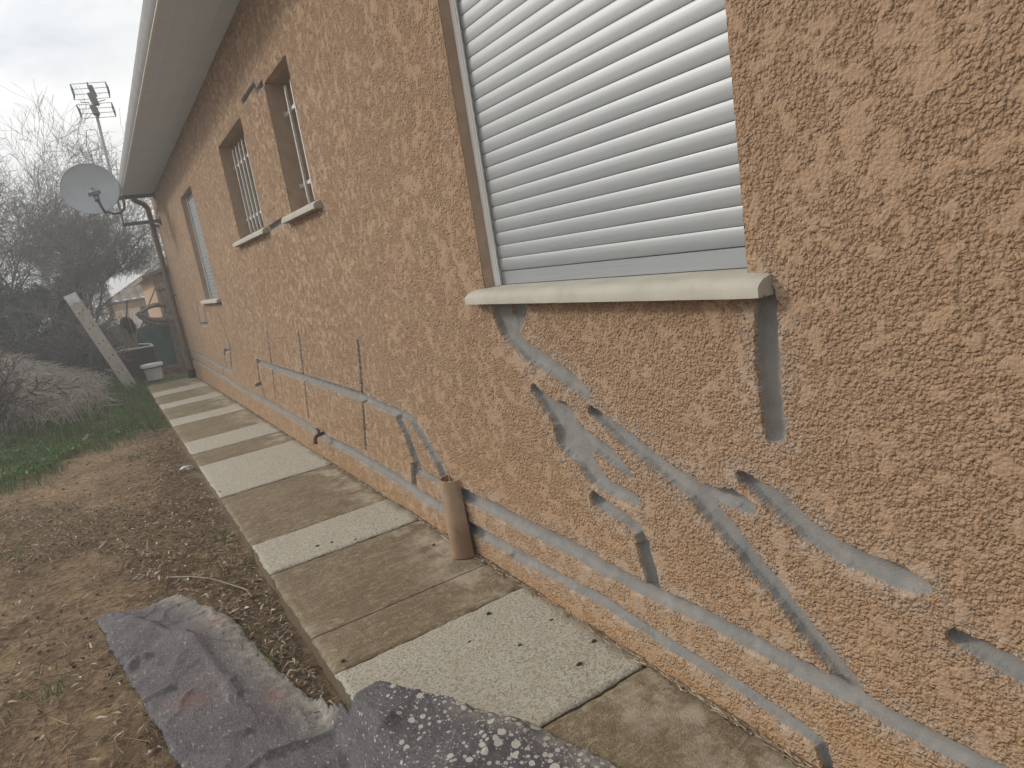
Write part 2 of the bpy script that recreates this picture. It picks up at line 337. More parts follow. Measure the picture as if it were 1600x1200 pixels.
GROOVES=[
[[(1.703,0.948,0.043),(1.698,0.902,0.0352),(1.671,0.874,0.0291),(1.602,0.823,0.0246),(1.5,0.789,0.022),(1.407,0.751,0.0209),(1.349,0.723,0.0157)],[(1.604,0.947,0.0256),(1.671,0.874,0.0217)]],
[[(1.592,0.713,0.0118),(1.531,0.667,0.0221),(1.466,0.635,0.0445),(1.455,0.597,0.0554),(1.403,0.555,0.0366),(1.366,0.504,0.0274),(1.303,0.475,0.0194),(1.209,0.471,0.0151)],[(1.415,0.612,0.0247),(1.337,0.586,0.0199),(1.275,0.564,0.0202),(1.223,0.536,0.0122)]],
[[(1.335,0.68,0.0117),(1.24,0.639,0.0188),(1.149,0.599,0.0199),(1.065,0.562,0.0213),(1.009,0.546,0.0242),(0.981,0.517,0.0251),(0.933,0.48,0.0225),(0.88,0.44,0.0211)],[(1.017,0.547,0.0156),(0.955,0.546,0.0147),(0.896,0.552,0.016),(0.862,0.542,0.0143)],[(0.927,0.485,0.0207),(0.871,0.425,0.021),(0.811,0.381,0.0203),(0.755,0.326,0.0189),(0.708,0.284,0.0185),(0.66,0.242,0.0163)]],
[[(1.37,0.428,0.0189),(1.283,0.407,0.0162),(1.213,0.39,0.0178),(1.197,0.357,0.0177),(1.183,0.302,0.0162)],[(1.199,0.336,0.0213),(1.185,0.29,0.0217),(1.179,0.247,0.0211)]],
[[(0.782,0.966,0.0188),(0.787,0.859,0.0193),(0.788,0.754,0.0198),(0.785,0.709,0.0175)]],
[[(0.867,0.603,0.0124),(0.794,0.57,0.0204),(0.734,0.532,0.0212),(0.676,0.509,0.0189),(0.617,0.501,0.0174),(0.567,0.497,0.0184),(0.535,0.494,0.0139)]],
[[(0.484,0.424,0.0118),(0.442,0.417,0.0161),(0.395,0.408,0.0177),(0.349,0.398,0.017),(0.3,0.389,0.0163)]],
[[(2.309,0.229,0.021),(2.19,0.233,0.0218),(2.02,0.235,0.0237),(1.834,0.232,0.0246),(1.67,0.235,0.0228),(1.526,0.235,0.0237),(1.388,0.221,0.0242)],[(1.472,0.227,0.0182),(1.406,0.223,0.0188),(1.302,0.224,0.02),(1.192,0.221,0.0193),(1.078,0.228,0.0194),(0.966,0.228,0.0192),(0.872,0.226,0.0192),(0.788,0.219,0.0198),(0.708,0.217,0.02),(0.664,0.224,0.0172),(0.599,0.212,0.0183),(0.533,0.21,0.0174),(0.465,0.214,0.0165),(0.424,0.212,0.0164),(0.366,0.208,0.0156)],[(2.655,0.231,0.0125),(2.469,0.236,0.015),(2.269,0.226,0.0147)]],
[[(2.264,0.095,0.0204),(2.149,0.1,0.0216),(2.024,0.1,0.021),(1.854,0.102,0.0197),(1.736,0.103,0.0189)],[(1.914,0.085,0.0167),(1.818,0.094,0.0175),(1.67,0.102,0.0176),(1.538,0.109,0.0169),(1.411,0.113,0.0176),(1.307,0.105,0.0173),(1.197,0.099,0.0171),(1.097,0.094,0.0161),(1.0,0.092,0.0158),(0.913,0.091,0.0162),(0.834,0.079,0.0156),(0.771,0.078,0.0151),(0.739,0.068,0.0144),(0.727,0.02,0.0112),(0.722,-0.002,0.0088)],[(6.929,0.175,0.0181),(5.887,0.172,0.021),(5.092,0.169,0.021),(4.474,0.158,0.021),(4.073,0.139,0.021),(3.631,0.148,0.0244),(3.271,0.141,0.0249),(2.964,0.136,0.0238),(2.706,0.119,0.0237),(2.476,0.115,0.0208),(2.309,0.121,0.019)],[(11.106,0.231,0.0198),(9.564,0.223,0.021),(8.74,0.201,0.021),(8.081,0.204,0.021),(6.934,0.17,0.021)]],
[[(5.807,0.528,0.0137),(5.192,0.515,0.0181),(4.292,0.514,0.0202),(3.715,0.512,0.0195),(3.224,0.508,0.0192),(2.949,0.495,0.017),(2.635,0.484,0.0161),(2.588,0.471,0.0239),(2.487,0.399,0.0252),(2.406,0.337,0.027),(2.363,0.265,0.0285)]],
[[(2.756,0.467,0.021),(2.681,0.386,0.0248),(2.629,0.262,0.0311)],[(2.685,0.245,0.0189),(2.723,0.147,0.0192)]],
[[(5.133,0.79,0.0085),(5.236,0.547,0.0085),(5.375,0.259,0.0085)]],
[[(4.191,0.807,0.0085),(4.302,0.536,0.0085),(4.428,0.235,0.0085)]],
[[(3.094,0.793,0.0095),(3.17,0.571,0.0095),(3.246,0.387,0.0095),(3.322,0.211,0.0095)]],
[[(5.807,0.528,0.011),(5.896,0.328,0.011),(5.823,0.189,0.011)],[(6.159,0.283,0.011),(5.845,0.333,0.011)]],
[[(10.828,0.36,0.017),(9.327,0.352,0.017),(8.214,0.318,0.017),(7.323,0.335,0.0117)],[(7.973,0.322,0.017),(8.076,0.216,0.017)]],
[[(8.804,1.048,0.017),(8.988,0.8,0.017)],[(8.962,0.787,0.017),(8.282,0.798,0.017)],[(8.215,1.005,0.017),(8.35,0.809,0.017)]],
[[(9.236,0.592,0.017),(9.266,0.494,0.017)]],
[[(7.229,0.89,0.017),(7.138,0.73,0.017),(7.066,0.603,0.017),(7.305,0.37,0.017)],[(7.466,0.535,0.0113),(7.176,0.55,0.0109)],[(7.494,0.539,0.017),(7.604,0.476,0.017),(7.645,0.346,0.017)]],
[[(4.304,2.186,0.0127),(3.96,2.188,0.0106),(3.925,2.148,0.0094),(3.772,2.146,0.012)]],
[[(4.316,1.458,0.0128),(3.994,1.467,0.0119)]],]
# ================================================================ HOUSE
YW0,YW1,ZS=-2.6,11.05,2.575
OPEN=[(.817,1.79,.985,2.13),(3.295,3.77,1.45,2.14),(4.455,5.35,1.45,2.14),(7.08,7.98,1.05,2.15)]
def slabz(Y): return -(Y-1.3)*.005
def inner_steps():
    ys=[YW0]; 
    while ys[-1]<YW1:
        y=ys[-1]
        if y<.15: st=.02
        elif y<.33: st=.008
        else: st=min(max(.0030,(1+y*y)*.0009),.012)
        ys.append(y+st)
    ys=np.array(ys[:-1]+[YW1])
    for o in OPEN:
        for e in o[:2]: ys[np.argmin(abs(ys-e))]=e
    return ys
YS=inner_steps(); ZZ=np.arange(-.16,ZS+.02,.0040)
for o in OPEN:
    for e in o[2:]: ZZ[np.argmin(abs(ZZ-e))]=e
YY,ZG=np.meshgrid(YS,ZZ,indexing='ij')
def segdist(px,pz,a,b):
    ax,az,ar=a;bx,bz,br=b; dx,dz=bx-ax,bz-az
    t=np.clip(((px-ax)*dx+(pz-az)*dz)/(dx*dx+dz*dz+1e-12),0,1)
    return np.hypot(px-ax-t*dx,pz-az-t*dz)/(ar+t*(br-ar)), ar+t*(br-ar)
gq=np.full(YY.shape,9.0,np.float32); gid=np.full(YY.shape,-1,np.int16); dust=np.zeros(YY.shape,np.float32)
wob=.80+  .09*fbm(YY*12,ZG*12,5,3)+.05*vnoise(YY*90,ZG*90,8)
for k,g in enumerate(GROOVES):
    for pl in g:
        for a,b in zip(pl[:-1],pl[1:]):
            mr=max(a[2],b[2])+.07
            i0,i1=np.searchsorted(YS,[min(a[0],b[0])-mr,max(a[0],b[0])+mr]); j0,j1=np.searchsorted(ZZ,[min(a[1],b[1])-mr,max(a[1],b[1])+mr])
            if i1<=i0 or j1<=j0: continue
            s=(slice(i0,i1),slice(j0,j1))
            q,r=segdist(YY[s],ZG[s],a,b); q=q*wob[s]
            up=q<gq[s]; gid[s]=np.where(up,k,gid[s]); gq[s]=np.where(up,q,gq[s])
            dust[s]=np.maximum(dust[s],np.clip(1-(q-1)*r/.045,0,1)*(q<9))
gm=1-sstep(.88,1.06,gq)                              # 1 inside a chase
# crushed render: lumps whose tops were pressed flat
M0=fbm(YY*38,ZG*38,31,3); M1=fbm(YY*5,ZG*5,41,2)
lump=1-worley(YY*105+fbm(YY*60,ZG*60,3,2)*.6,ZG*105+fbm(YY*60,ZG*60,4,2)*.6,11)*1.1
lmp2=1-worley(YY*170,ZG*170,23)*1.2
rough_=.55*lump+.30*lmp2+.45*fbm(YY*120,ZG*120,51,2)-.05
MM=M0+.25*M1+.30*fbm(YY*110,ZG*110,52,2)+.25*(lump-.3)
T=.50
flat=sstep(.27,.36,MM)
raw=flat*T+(1-flat)*np.minimum(rough_,T*.95)
pit=sstep(.25,-.35,raw)*(1-flat); far_=sstep(1.3,4.0,YY); fl2=sstep(-.02,.14,fbm(YY*78,ZG*62,55,2)+.35*M0)  # last two: masks for grazing light and shade painted on the distant render
hh=.0066*(np.minimum(raw,T)+.55)
hh=np.clip(hh,.0002,.012)*(1-.35*sstep(.45,.1,ZG)*(YY<3))
oe=np.full(YY.shape,9.0)
for o in OPEN: oe=np.minimum(oe,np.hypot(np.maximum(np.maximum(o[0]-YY,YY-o[1]),0),np.maximum(np.maximum(o[2]-ZG,ZG-o[3]),0)))
hh=hh*(.45+.55*sstep(0,.02,oe))
rec=.0175*np.sqrt(np.clip(1-np.clip(gq,0,1)**2,0,1))+.003*(gq<1.0)
rec=rec+.0012*fbm(YY*40,ZG*40,61,3)
rec=np.where((gid>=11)&(gid<=14),rec*.9+.004,rec)
X=-(hh*(1-gm))+rec*gm+.004*fbm(YY*1.3,ZG*1.3,71,2)*(1-gm)
V=np.stack([X,YY,ZG],-1).reshape(-1,3)
F=grid_faces(len(YS),len(ZZ))
F=F[:,::-1]
fc=V[F].mean(1)
keep=np.ones(len(F),bool)
for o in OPEN: keep&=~((fc[:,1]>o[0])&(fc[:,1]<o[1])&(fc[:,2]>o[2])&(fc[:,2]<o[3]))
fg=np.where(gm.ravel()[F].mean(1)>.5,gid.ravel()[F[:,0]],-1)
AT=dict(groove=gm.ravel(),dust=dust.ravel(),flat=(flat*(1-gm)).ravel(),pit=(pit*(1-gm)).ravel(),relief_lit=(fl2*far_*(1-gm)).ravel(),shade=((1-fl2)*far_*(1-gm)*(.5+.5*pit)).ravel())
house=empty('house',(0,4,0),label='long single-storey house with crushed orange render and grey repaired cracks',cat='house')
def submesh(name,sel,mat,parent,**k):
    f=F[sel]; u,inv=np.unique(f,return_inverse=True)
    me=npmesh(name,V[u],inv.reshape(f.shape),mat,True,{a:v[u] for a,v in AT.items()})
    return link(name,me,parent,**k)
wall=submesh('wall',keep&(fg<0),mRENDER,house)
names={4:'upright mortar repair below the near sill',7:'long mortar repair at brick-course height',8:'lowest long mortar repair above the path'}
for k in range(len(GROOVES)):
    sel=keep&(fg==k)
    if sel.sum()>8: submesh('mortar_repair',sel,mRENDER,house)
del YY,ZG,V,F,fc,gq,gid,dust,wob,M0,M1,lump,lmp2,raw,rough_,MM,far_,fl2
# the other walls of the house
b=MB(); b.box((.25,YW1-.25,-.3),(8.0,YW1-.002,ZS)); b.box((7.75,YW0,-.3),(8.0,YW1-.25,ZS)); b.box((.03,YW0,-.3),(7.75,YW0+.25,ZS))
b.box((.012,YW1-.25,-.3),(.25,YW1-.002,ZS)); b.build('end_wall',mORAN,house)
# roof: soffit, gutter, tile sheet
b=MB(); b.box((-.395,YW0-.3,ZS),(.30,YW1-.42,ZS+.02))
for x in(-.30,-.20,-.10): b.box((x-.002,YW0-.3,ZS-.0035),(x+.002,YW1-.42,ZS))
b.build('soffit',mPVC,house)
b=MB(); b.prism([(-.398,ZS-.008),(-.384,ZS-.008),(-.384,ZS-.002),(-.398,ZS-.002)],YW0-.3,YW1-.42); b.build('soffit_bead',mWHITE,house)
b=MB()
pr=[(-.399,ZS-.002),(-.409,ZS+.012),(-.415,ZS+.035),(-.418,ZS+.07),(-.420,ZS+.105),(-.415,ZS+.112),(-.412,ZS+.105),(-.399,ZS+.03)]
b.prism(pr,YW0-.3,YW1-.40); b.build('gutter',mGUTTER,house,smooth=True)
u=np.linspace(0,1,18); 
xs=np.arange(-.40,4.2,.05); ysr=np.arange(YW0-.3,YW1-.35,.035)
Xr,Yr=np.meshgrid(xs,ysr,indexing='ij')
Zr=ZS+.11+(Xr+.40)*.30+.035*np.abs(np.sin(Yr/.21*math.pi))-.012*((Xr/.35)%1)
Vt=np.stack([Xr,Yr,Zr],-1).reshape(-1,3); n0=len(Vt); Vb=Vt.copy(); Vb[:,2]-=.05
Ft=grid_faces(len(xs),len(ysr)); 
rf=link('roof',npmesh('roof',np.vstack([Vt,Vb]),np.vstack([Ft,Ft[:,::-1]+n0]),mROOF,True),house)
Vt2=Vt.copy(); Vt2[:,0]=8.0-Vt2[:,0]+.4
link('roof',npmesh('roof',Vt2,Ft[:,::-1],mROOF,True),house)
b=MB(); b.prism([(-.38,ZS+.02),(8.3,ZS+.02),(8.3,ZS+.1),(4,ZS+1.35),(-.38,ZS+.08)],YW1-.46,YW1-.44); b.build('verge_board',mRUST,house)
# ---- windows
def reveal(o,depth,back):
    y0,y1,z0,z1=o; b=MB(); t=.02; x0=-.0005
    b.box((x0,y0-t,z0-t),(depth,y0,z1+t)); b.box((x0,y1,z0-t),(depth,y1+t,z1+t))
    b.box((x0,y0,z1),(depth,y1,z1+t)); b.box((.002,y0,z0-t),(depth,y1,z0))
    if back: b.box((depth,y0-t,z0-t),(depth+t,y1+t,z1+t))
    return b
def sill(o,ext,w,zt,parent,proj=.05,th=.043):
    y0,y1=o[0]-ext[0],o[1]+ext[1]; b=MB()
    pr=[(.045,zt),(-.018,zt-.004),(-.034,zt-.008),(-.045,zt-.015),(-proj,zt-.026),(-proj,zt-th),(-proj+.012,zt-th),(-proj+.014,zt-th+.004),(-proj+.019,zt-th+.004),(-proj+.021,zt-th),(.045,zt-th)]
    n=40; yy=np.linspace(y0,y1,n); V=[];F=[]
    for i,y in enumerate(yy):
        for (a,c) in pr: 
            e=.0005*float(vnoise(np.array([y*37.]),np.array([c*300.]),5)[0])
            inset=.004 if i in(0,n-1) else 0
            V.append((a+e*(a<0)+inset*(a<-.01),y,c+e*.5-inset*(c>zt-.02)))
    k=len(pr)
    for i in range(n-1):
        for j in range(k): jj=(j+1)%k; F.append((i*k+j,i*k+jj,(i+1)*k+jj,(i+1)*k+j))
    b.v=V; b.f=F+[tuple(range(k)),tuple(range((n-1)*k,n*k))[::-1]]
    return b.build('window_sill',mSILL,parent,smooth=True)
def shutter(o,zb,zt,xs,parent):
    y0,y1=o[0]+.0,o[1]-.024; pitch=.0376
    z=[];x=[]
    z+= [zb,zb,zb+.038,zb+.0385]; x+=[xs+.012,xs,xs,xs+.006]
    zz=zb+.040
    while zz<zt:
        for t,d in((0,.0032),(.02,.0002),(.08,-.0005),(.22,-.0011),(.36,-.0016),(.5,-.0019),(.64,-.0018),(.78,-.0013),(.92,-.0006),(.98,.0002),(.99,.0032)):
            z.append(zz+t*pitch); x.append(xs+d)
        zz+=pitch
    yy=np.linspace(y0,y1,60)
    P=np.stack([np.array(x)[None,:].repeat(60,0)+.0003*vnoise(yy[:,None]*3,np.array(z)[None,:]*26,3),yy[:,None].repeat(len(z),1),np.array(z)[None,:].repeat(60,0)],-1)
    F=grid_faces(60,len(z))[:,::-1]
    me=npmesh('roller_shutter',P.reshape(-1,3),F,mALU,True); me.set_sharp_from_angle(angle=R_(50))
    sh=link('roller_shutter',me,parent)
    b=MB(); b.box((xs-.014,y1,zb-.002),(xs+.02,o[1]-.001,zt)); b.box((xs-.010,y1-.006,zb-.002),(xs-.0075,y1-.0005,zt)); b.build('guide_rail',mWHITE,sh,bevel=.0015)
    b=MB(); b.box((xs-.004,o[0]+.001,zb-.002),(xs+.02,o[0]+.02,zt)); b.build('guide_rail',mWHITE,sh)
    return sh
zb=1.0135
w=reveal(OPEN[0],.12,True).build('window',mREVEAL,house,label='large near window closed by an aluminium roller shutter')
sill(OPEN[0],(.052,.060),0,1.012,w); shutter(OPEN[0],zb,2.13,.046,w)
w=reveal(OPEN[3],.12,True).build('window',mREVEAL,house,label='farthest window closed by a pale roller shutter')
sill(OPEN[3],(.14,.14),0,1.078,w); shutter(OPEN[3],1.08,2.15,.060,w)
def barred(o,ys,lab):
    w=reveal(o,.22,False).build('window',mREVEAL,house,label=lab)
    sill(o,(.09,.09),0,1.478,w)
    b=MB(); y0,y1,z0,z1=o
    b.box((.20,y0,z0),(.24,y0+.05,z1)); b.box((.20,y1-.05,z0),(.24,y1,z1)); b.box((.20,y0+.05,z1-.05),(.24,y1-.05,z1)); b.box((.20,y0+.05,z0),(.24,y1-.05,z0+.05))
    b.build('frame',mWHITE,w)
    b=MB(); b.box((.215,y0+.05,z0+.05),(.222,y1-.05,z1-.05)); b.build('pane',mGLASS,w)
    xb=.07
    for y in ys:
        b=MB(); b.box((xb-.006,y-.008,1.535),(xb+.006,y+.008,2.072)); 
        for zt,s in((2.072,1),(1.535,-1)):   # forked tips
            b.obox((xb,y-.007,zt+s*.012),((1,0,0),(0,1,0),(0,-.35,s)),(.004,.0035,.014)); b.obox((xb,y+.007,zt+s*.012),((1,0,0),(0,1,0),(0,.35,s)),(.004,.0035,.014))
        b.build('bar',mBARS,w)
    for z in(1.985,1.612):
        b=MB(); b.box((xb+.0065,y0+.001,z-.009),(xb+.013,y1-.001,z+.009))
        for y in ys: b.box((xb-.007,y-.0095,z-.0095),(xb+.0063,y+.0095,z+.0095))
        for y in(y0,y1):
            s=1 if y==y0 else -1; b.obox((xb+.009,y+s*.006,z),((1,0,0),(0,1,0),(0,0,1)),(.012,.006,.012))
        b.build('crossbar',mBARS if z>9 else mBARS,w)
barred(OPEN[1],[3.415,3.535,3.655],'narrow barred window, the nearer of the small pair')
barred(OPEN[2],[4.545,4.662,4.78,4.897,5.013,5.13,5.25],'wider barred window, the farther of the small pair')
# ---- downpipe at the far corner
b=MB()
P=[at(205,309,10.62),at(212,314,10.66),at(224,319,10.75),at(231,326,10.82),at(235,341,10.9),at(242,368,10.98),at(262,440,11.02),at(281,512,11.02),at(300,583,11.02)]
b.tube(P,.036,10); dp=b.build('downpipe',mCOPPER,house,smooth=True)
for q in((238,354,10.95),(268,462,11.02),(290,548,11.02)):
    c=Vector(at(*q)); b=MB(); b.obox(c+Vector((.03,0,0)),((1,0,0),(0,1,0),(0,0,1)),(.062,.045,.014)); b.build('clip',mDKMET,dp)
b=MB(); b.tube([at(299,577,11.02),at(301,590,11.02)],.055,10); b.build('boot',mBLACK,dp)
# ---- garden tap on the wall
b=MB()
yt,zt=4.12,.155
b.tube([(.004,yt,zt+.02),(-.03,yt,zt+.019),(-.055,yt,zt+.014),(-.066,yt,zt+.002),(-.070,yt,zt-.020)],[.010,.012,.013,.011,.010],10)
b.tube([(-.038,yt,zt+.02),(-.038,yt,zt+.048)],[.009,.007],8)
tap=b.build('tap',mRUST,house,smooth=True)
b=MB(); b.obox((-.038,yt,zt+.051),((1,0,0),(0,1,0),(0,0,1)),(.007,.034,.005)); b.tube([(-.038,yt-.034,zt+.051),(-.038,yt-.042,zt+.056)],.006,6); b.build('handle',mRUST,tap)
b=MB(); b.tube([(-.070,yt,zt-.020),(-.071,yt,zt-.032)],.014,8); b.build('hose_union',mRUST,tap)
# ================================================================ PATH AND GROUND
def gnoise(x,y): return .018*fbm(x*2.2,y*2.2,81,3)+.010*fbm(x*9,y*9,82,3)+.004*fbm(x*40,y*40,83,2)
def gz(x,y,fine=True):
    x=np.asarray(x,float); y=np.asarray(y,float)
    z=-.088-.03*sstep(3.2,1.6,y)*sstep(-1.4,-.8,x)+0*x
    z=z-.02*sstep(-.95,-.70,x)
    z=z-.055*np.clip(y-12.5,0,20)
    z=z+.75*np.exp(-((x+3.0)/1.05)**2-((y-11.6)/2.2)**2)+.30*np.exp(-((x+3.6)/1.3)**2-((y-8.5)/2.0)**2)
    z=np.where(x>-.65,z-.25*sstep(-.65,-.2,x)*(y<11.3),z)
    if fine: z=z+gnoise(x,y)*sstep(60,20,np.abs(x)+np.abs(y))
    return z
JT=[-1.2,-.5,.2,1.24,1.84,2.09,2.72,3.12,4.05,5.0,5.45,6.0,6.95,7.4,8.3,8.75,9.6,10.14,11.2]
KIND='LDLDLDDLDLDLDLDLDLD'
KIND=['L','D','D','L','D','D','L','D','L','D','L','D','L','D','L','D','L','D']
pb=MB(); pb.box((-.66,-1.2,-.22),(-.02,11.15,-.062)); path=pb.build('path',mDARK,kind='structure')
for i,(a,c) in enumerate(zip(JT[:-1],JT[1:])):
    kd=KIND[i]; seam=.0025
    st=.006 if a<4 else .014
    ys=np.arange(a+seam,c-seam,st); ys=np.append(ys,c-seam)
    if a<0: ys=np.linspace(a,c,12)
    xs=np.concatenate([[-.677,-.675,-.671],np.linspace(-.665,.004,110 if a<6 else 40)])
    Xg,Yg=np.meshgrid(xs,ys,indexing='ij')
    ed=.004*fbm(Yg*7,Yg*0+3,91,3)+.004*fbm(Yg*45,Yg*0+5,92,2)
    Xg=np.where(Xg<-.6,Xg+ed*sstep(-.5,-.67,Xg),Xg)
    Zg=slabz(Yg)+.0035*fbm(Xg*6,Yg*6,93,3)
    if kd=='L': Zg=Zg+.0016*fbm(Xg*140,Yg*140,94,2)+.0035
    else: Zg=Zg+.0011*fbm(Xg*70,Yg*25,95,3)
    em=np.minimum(np.minimum(Yg-a,c-Yg),Xg+.68); s0=.25 if (i>0 and KIND[i-1]==kd) else 1.; s1=.25 if (i+1<len(KIND) and KIND[i+1]==kd) else 1.
    Zg=Zg-.006*np.where(Yg-a<c-Yg,np.where(em==Yg-a,s0,1.),np.where(em==c-Yg,s1,1.))*(1-sstep(0,.018,em))*(1+.8*fbm(Xg*30,Yg*30,96,2))
    dirt=sstep(-.055,.0,Xg+.02*fbm(Yg*12,Xg*12,97,3)); edge=np.maximum(sstep(-.28,-.05,Xg+.05*fbm(Yg*6,Xg*6,98,3)),sstep(-.60,-.68,Xg)*.35)
    nu,nv=Xg.shape; Vp=np.stack([Xg,Yg,Zg],-1).reshape(-1,3); Fp=grid_faces(nu,nv)
    lo=Vp.copy(); idx=np.arange(nu*nv).reshape(nu,nv)
    ring=np.concatenate([idx[:,0],idx[-1,1:],idx[-2::-1,-1],idx[0,-2:0:-1]])
    rb=Vp[ring].copy(); rb[:,2]=-.062-.02+0*rb[:,2]; rb[:,0]+=.006*fbm(rb[:,1]*9,rb[:,0]*9,99,2)
    rt=Vp[ring].copy(); rt[:,2]-=.002; rb=np.vstack([rt,rb]); nb=len(Vp); m_=len(ring); j=np.arange(m_); jn=(j+1)%m_
    Fs=np.concatenate([np.stack([ring[j],nb+j,nb+jn,ring[jn]],1),np.stack([nb+j,nb+m_+j,nb+m_+jn,nb+jn],1)])
    at_={'dirt':np.concatenate([dirt.ravel(),np.full(2*m_,1.)]),'edge':np.concatenate([edge.ravel(),np.full(2*m_,.0)])}
    nm='rough_panel' if kd=='L' else 'smooth_panel'
    link(nm,npmesh(nm,np.vstack([Vp,rb]),np.vstack([Fp,Fs]),mLIGHT if kd=='L' else mDARK,True,at_),path)
# ground sheet
gx=np.concatenate([[-140,-60,-25,-12,-8],np.arange(-6,-2.4,.06),np.arange(-2.4,-.64,.016),[-.60,-.4,0,.5,2,5,10,30,80,140]])
gy=np.concatenate([[-60,-20,-8,-3],np.arange(-1,1.4,.08),np.arange(1.4,4.5,.016),np.arange(4.5,9,.035),np.arange(9,22,.12),[24,28,34,42,60,90,150]])
Xg,Yg=np.meshgrid(gx,gy,indexing='ij'); Zg=gz(Xg,Yg)
Zg=np.where((Xg>-.62)&(Yg<11.2),-.30,Zg); Zg=np.where(Yg>32.5,np.minimum(Zg,-1.2),Zg)
green=sstep(6.6,7.6,Yg+.5*fbm(Xg*3,Yg*3,101,3)+(-Xg-1.2)*.6)*sstep(15,12,Yg)
ground=link('ground',npmesh('ground',np.stack([Xg,Yg,Zg],-1).reshape(-1,3),grid_faces(*Xg.shape),mGROUND,True,{'green':green.ravel()}),kind='structure')
px=[(150,975),(180,966),(235,958),(258,942),(285,935),(325,953),(365,968),(385,992),(430,1040),(480,1078),(513,1106),(540,1095),(565,1083),(598,1075),(640,1088),(700,1100),(760,1113),(850,1140),(900,1160),(965,1200),(1040,1270),(900,1420),(600,1450),(400,1310),(280,1198),(240,1130),(215,1090),(190,1050),(165,1000)]
poly=np.array([gat(p[0],p[1],.02 if p[0]>520 else -.10)[:2] for p in px])
def sdpoly(x,y,P):
    ins=np.zeros(x.shape,bool); d=np.full(x.shape,9.)
    for i in range(len(P)):
        a=P[i];b=P[(i+1)%len(P)]; c=((a[1]>y)!=(b[1]>y))&(x<(b[0]-a[0])*(y-a[1])/(b[1]-a[1]+1e-12)+a[0]); ins^=c
        t=np.clip(((x-a[0])*(b[0]-a[0])+(y-a[1])*(b[1]-a[1]))/((b-a)@(b-a)),0,1); d=np.minimum(d,np.hypot(x-a[0]-t*(b[0]-a[0]),y-a[1]-t*(b[1]-a[1])))
    return np.where(ins,d,-d)
# ---- litter, grass, weeds
def island(name,stops,rough=.9,trans=0):
    M=MT(name,rough,.2); g=M.n('ShaderNodeNewGeometry'); c=M.ramp(g.outputs['Random Per Island'],stops,'LINEAR'); M.color(c)
    if trans:
        tr=M.n('ShaderNodeBsdfTranslucent'); M.L(c,tr.inputs[0]); mx=M.n('ShaderNodeMixShader'); mx.inputs[0].default_value=trans
        o=M.t.nodes['Material Output']; M.L(M.b.outputs[0],mx.inputs[1]); M.L(tr.outputs[0],mx.inputs[2]); M.L(mx.outputs[0],o.inputs[0])
    return M.m
mLEAF=island('fallen_leaf',[(0,(.06,.04,.027)),(.35,(.16,.108,.068)),(.66,(.25,.18,.115)),(.86,(.36,.29,.21)),(.96,(.46,.41,.34)),(1,(.58,.55,.50))],.8)
mSTRAW=island('straw',[(0,(.10,.075,.055)),(.5,(.25,.18,.115)),(.85,(.38,.29,.19)),(1,(.50,.44,.34))])
mGRASS=island('grass_blade',[(0,(.045,.085,.022)),(.5,(.085,.155,.035)),(.85,(.15,.22,.06)),(1,(.24,.21,.10))],.7,.25)
mWEED=island('weed_leaf',[(0,(.045,.10,.025)),(.6,(.09,.18,.042)),(1,(.17,.27,.075))],.6,.3)
mSHRUB=island('shrub_leaf',[(0,(.04,.05,.034)),(.6,(.08,.095,.062)),(1,(.14,.155,.11))],.7,.2)
def leaves(name,x,y,z,ang,L,Wd,mat,curl=.25,tilt=.25,parent=None,**k):
    n=len(x); ca,sa=np.cos(ang),np.sin(ang)
    t=rng.normal(0,tilt,n); r=rng.normal(0,tilt,n)
    base=np.array([(-.5,0,0),(-.12,.5,1),(.5,0,0),(-.12,-.5,1),(0.05,0,-.0)])
    P=np.zeros((n,5,3))
    for i,(u,v,c) in enumerate(base):
        lx=u*L; ly=v*Wd; lz=c*Wd*curl+ (.25-u*u)*L*curl*.5+u*L*t+v*Wd*r
        P[:,i]=np.stack([x+lx*ca-ly*sa,y+lx*sa+ly*ca,z+lz],-1)
    b=(np.arange(n)*5)[:,None]
    F=np.concatenate([b+np.array([[0,4,1]]),b+np.array([[1,4,2]]),b+np.array([[2,4,3]]),b+np.array([[3,4,0]])])
    return link(name,npmesh(name,P.reshape(-1,3),F,mat,True),parent,**k)
def scatter(n,x0,x1,y0,y1,dens):
    x=rng.uniform(x0,x1,n*4); y=y0*np.exp(rng.uniform(0,1,n*4)*math.log(y1/y0))
    kp=rng.uniform(0,1,n*4)<dens(x,y); kp&=sdpoly(x,y,poly)<-.004; return x[kp][:n],y[kp][:n]
dl=lambda x,y: np.clip(.95*sstep(-1.15,-.72,x)+.75*sstep(-.05,.25,fbm(x*2.0,y*1.1,111,3)+.05)+.12,0,1)*sstep(11,7,y)
x,y=scatter(19000,-3.2,-.69,1.2,10.5,dl)
n=len(x); leaves('fallen_leaves',x,y,gz(x,y)+.006+rng.uniform(0,.016,n),rng.uniform(0,6.28,n),rng.uniform(.016,.046,n),rng.uniform(.005,.011,n),mLEAF,.3,.30,kind='stuff')
x,y=scatter(24000,-3.2,-.69,1.2,10.5,lambda x,y:dl(x,y)*.7+.25)
n=len(x); a=rng.uniform(0,3.14,n); L=rng.uniform(.02,.11,n); z=gz(x,y)+.004
A=np.stack([x-np.cos(a)*L/2,y-np.sin(a)*L/2,z+rng.uniform(0,.012,n)],-1); B=np.stack([x+np.cos(a)*L/2,y+np.sin(a)*L/2,z+rng.uniform(0,.02,n)],-1)
link('straw_litter',segs_mesh('straw_litter',A,B,rng.uniform(.0006,.0019,n),rng.uniform(.0004,.0012,n),mSTRAW),kind='stuff')
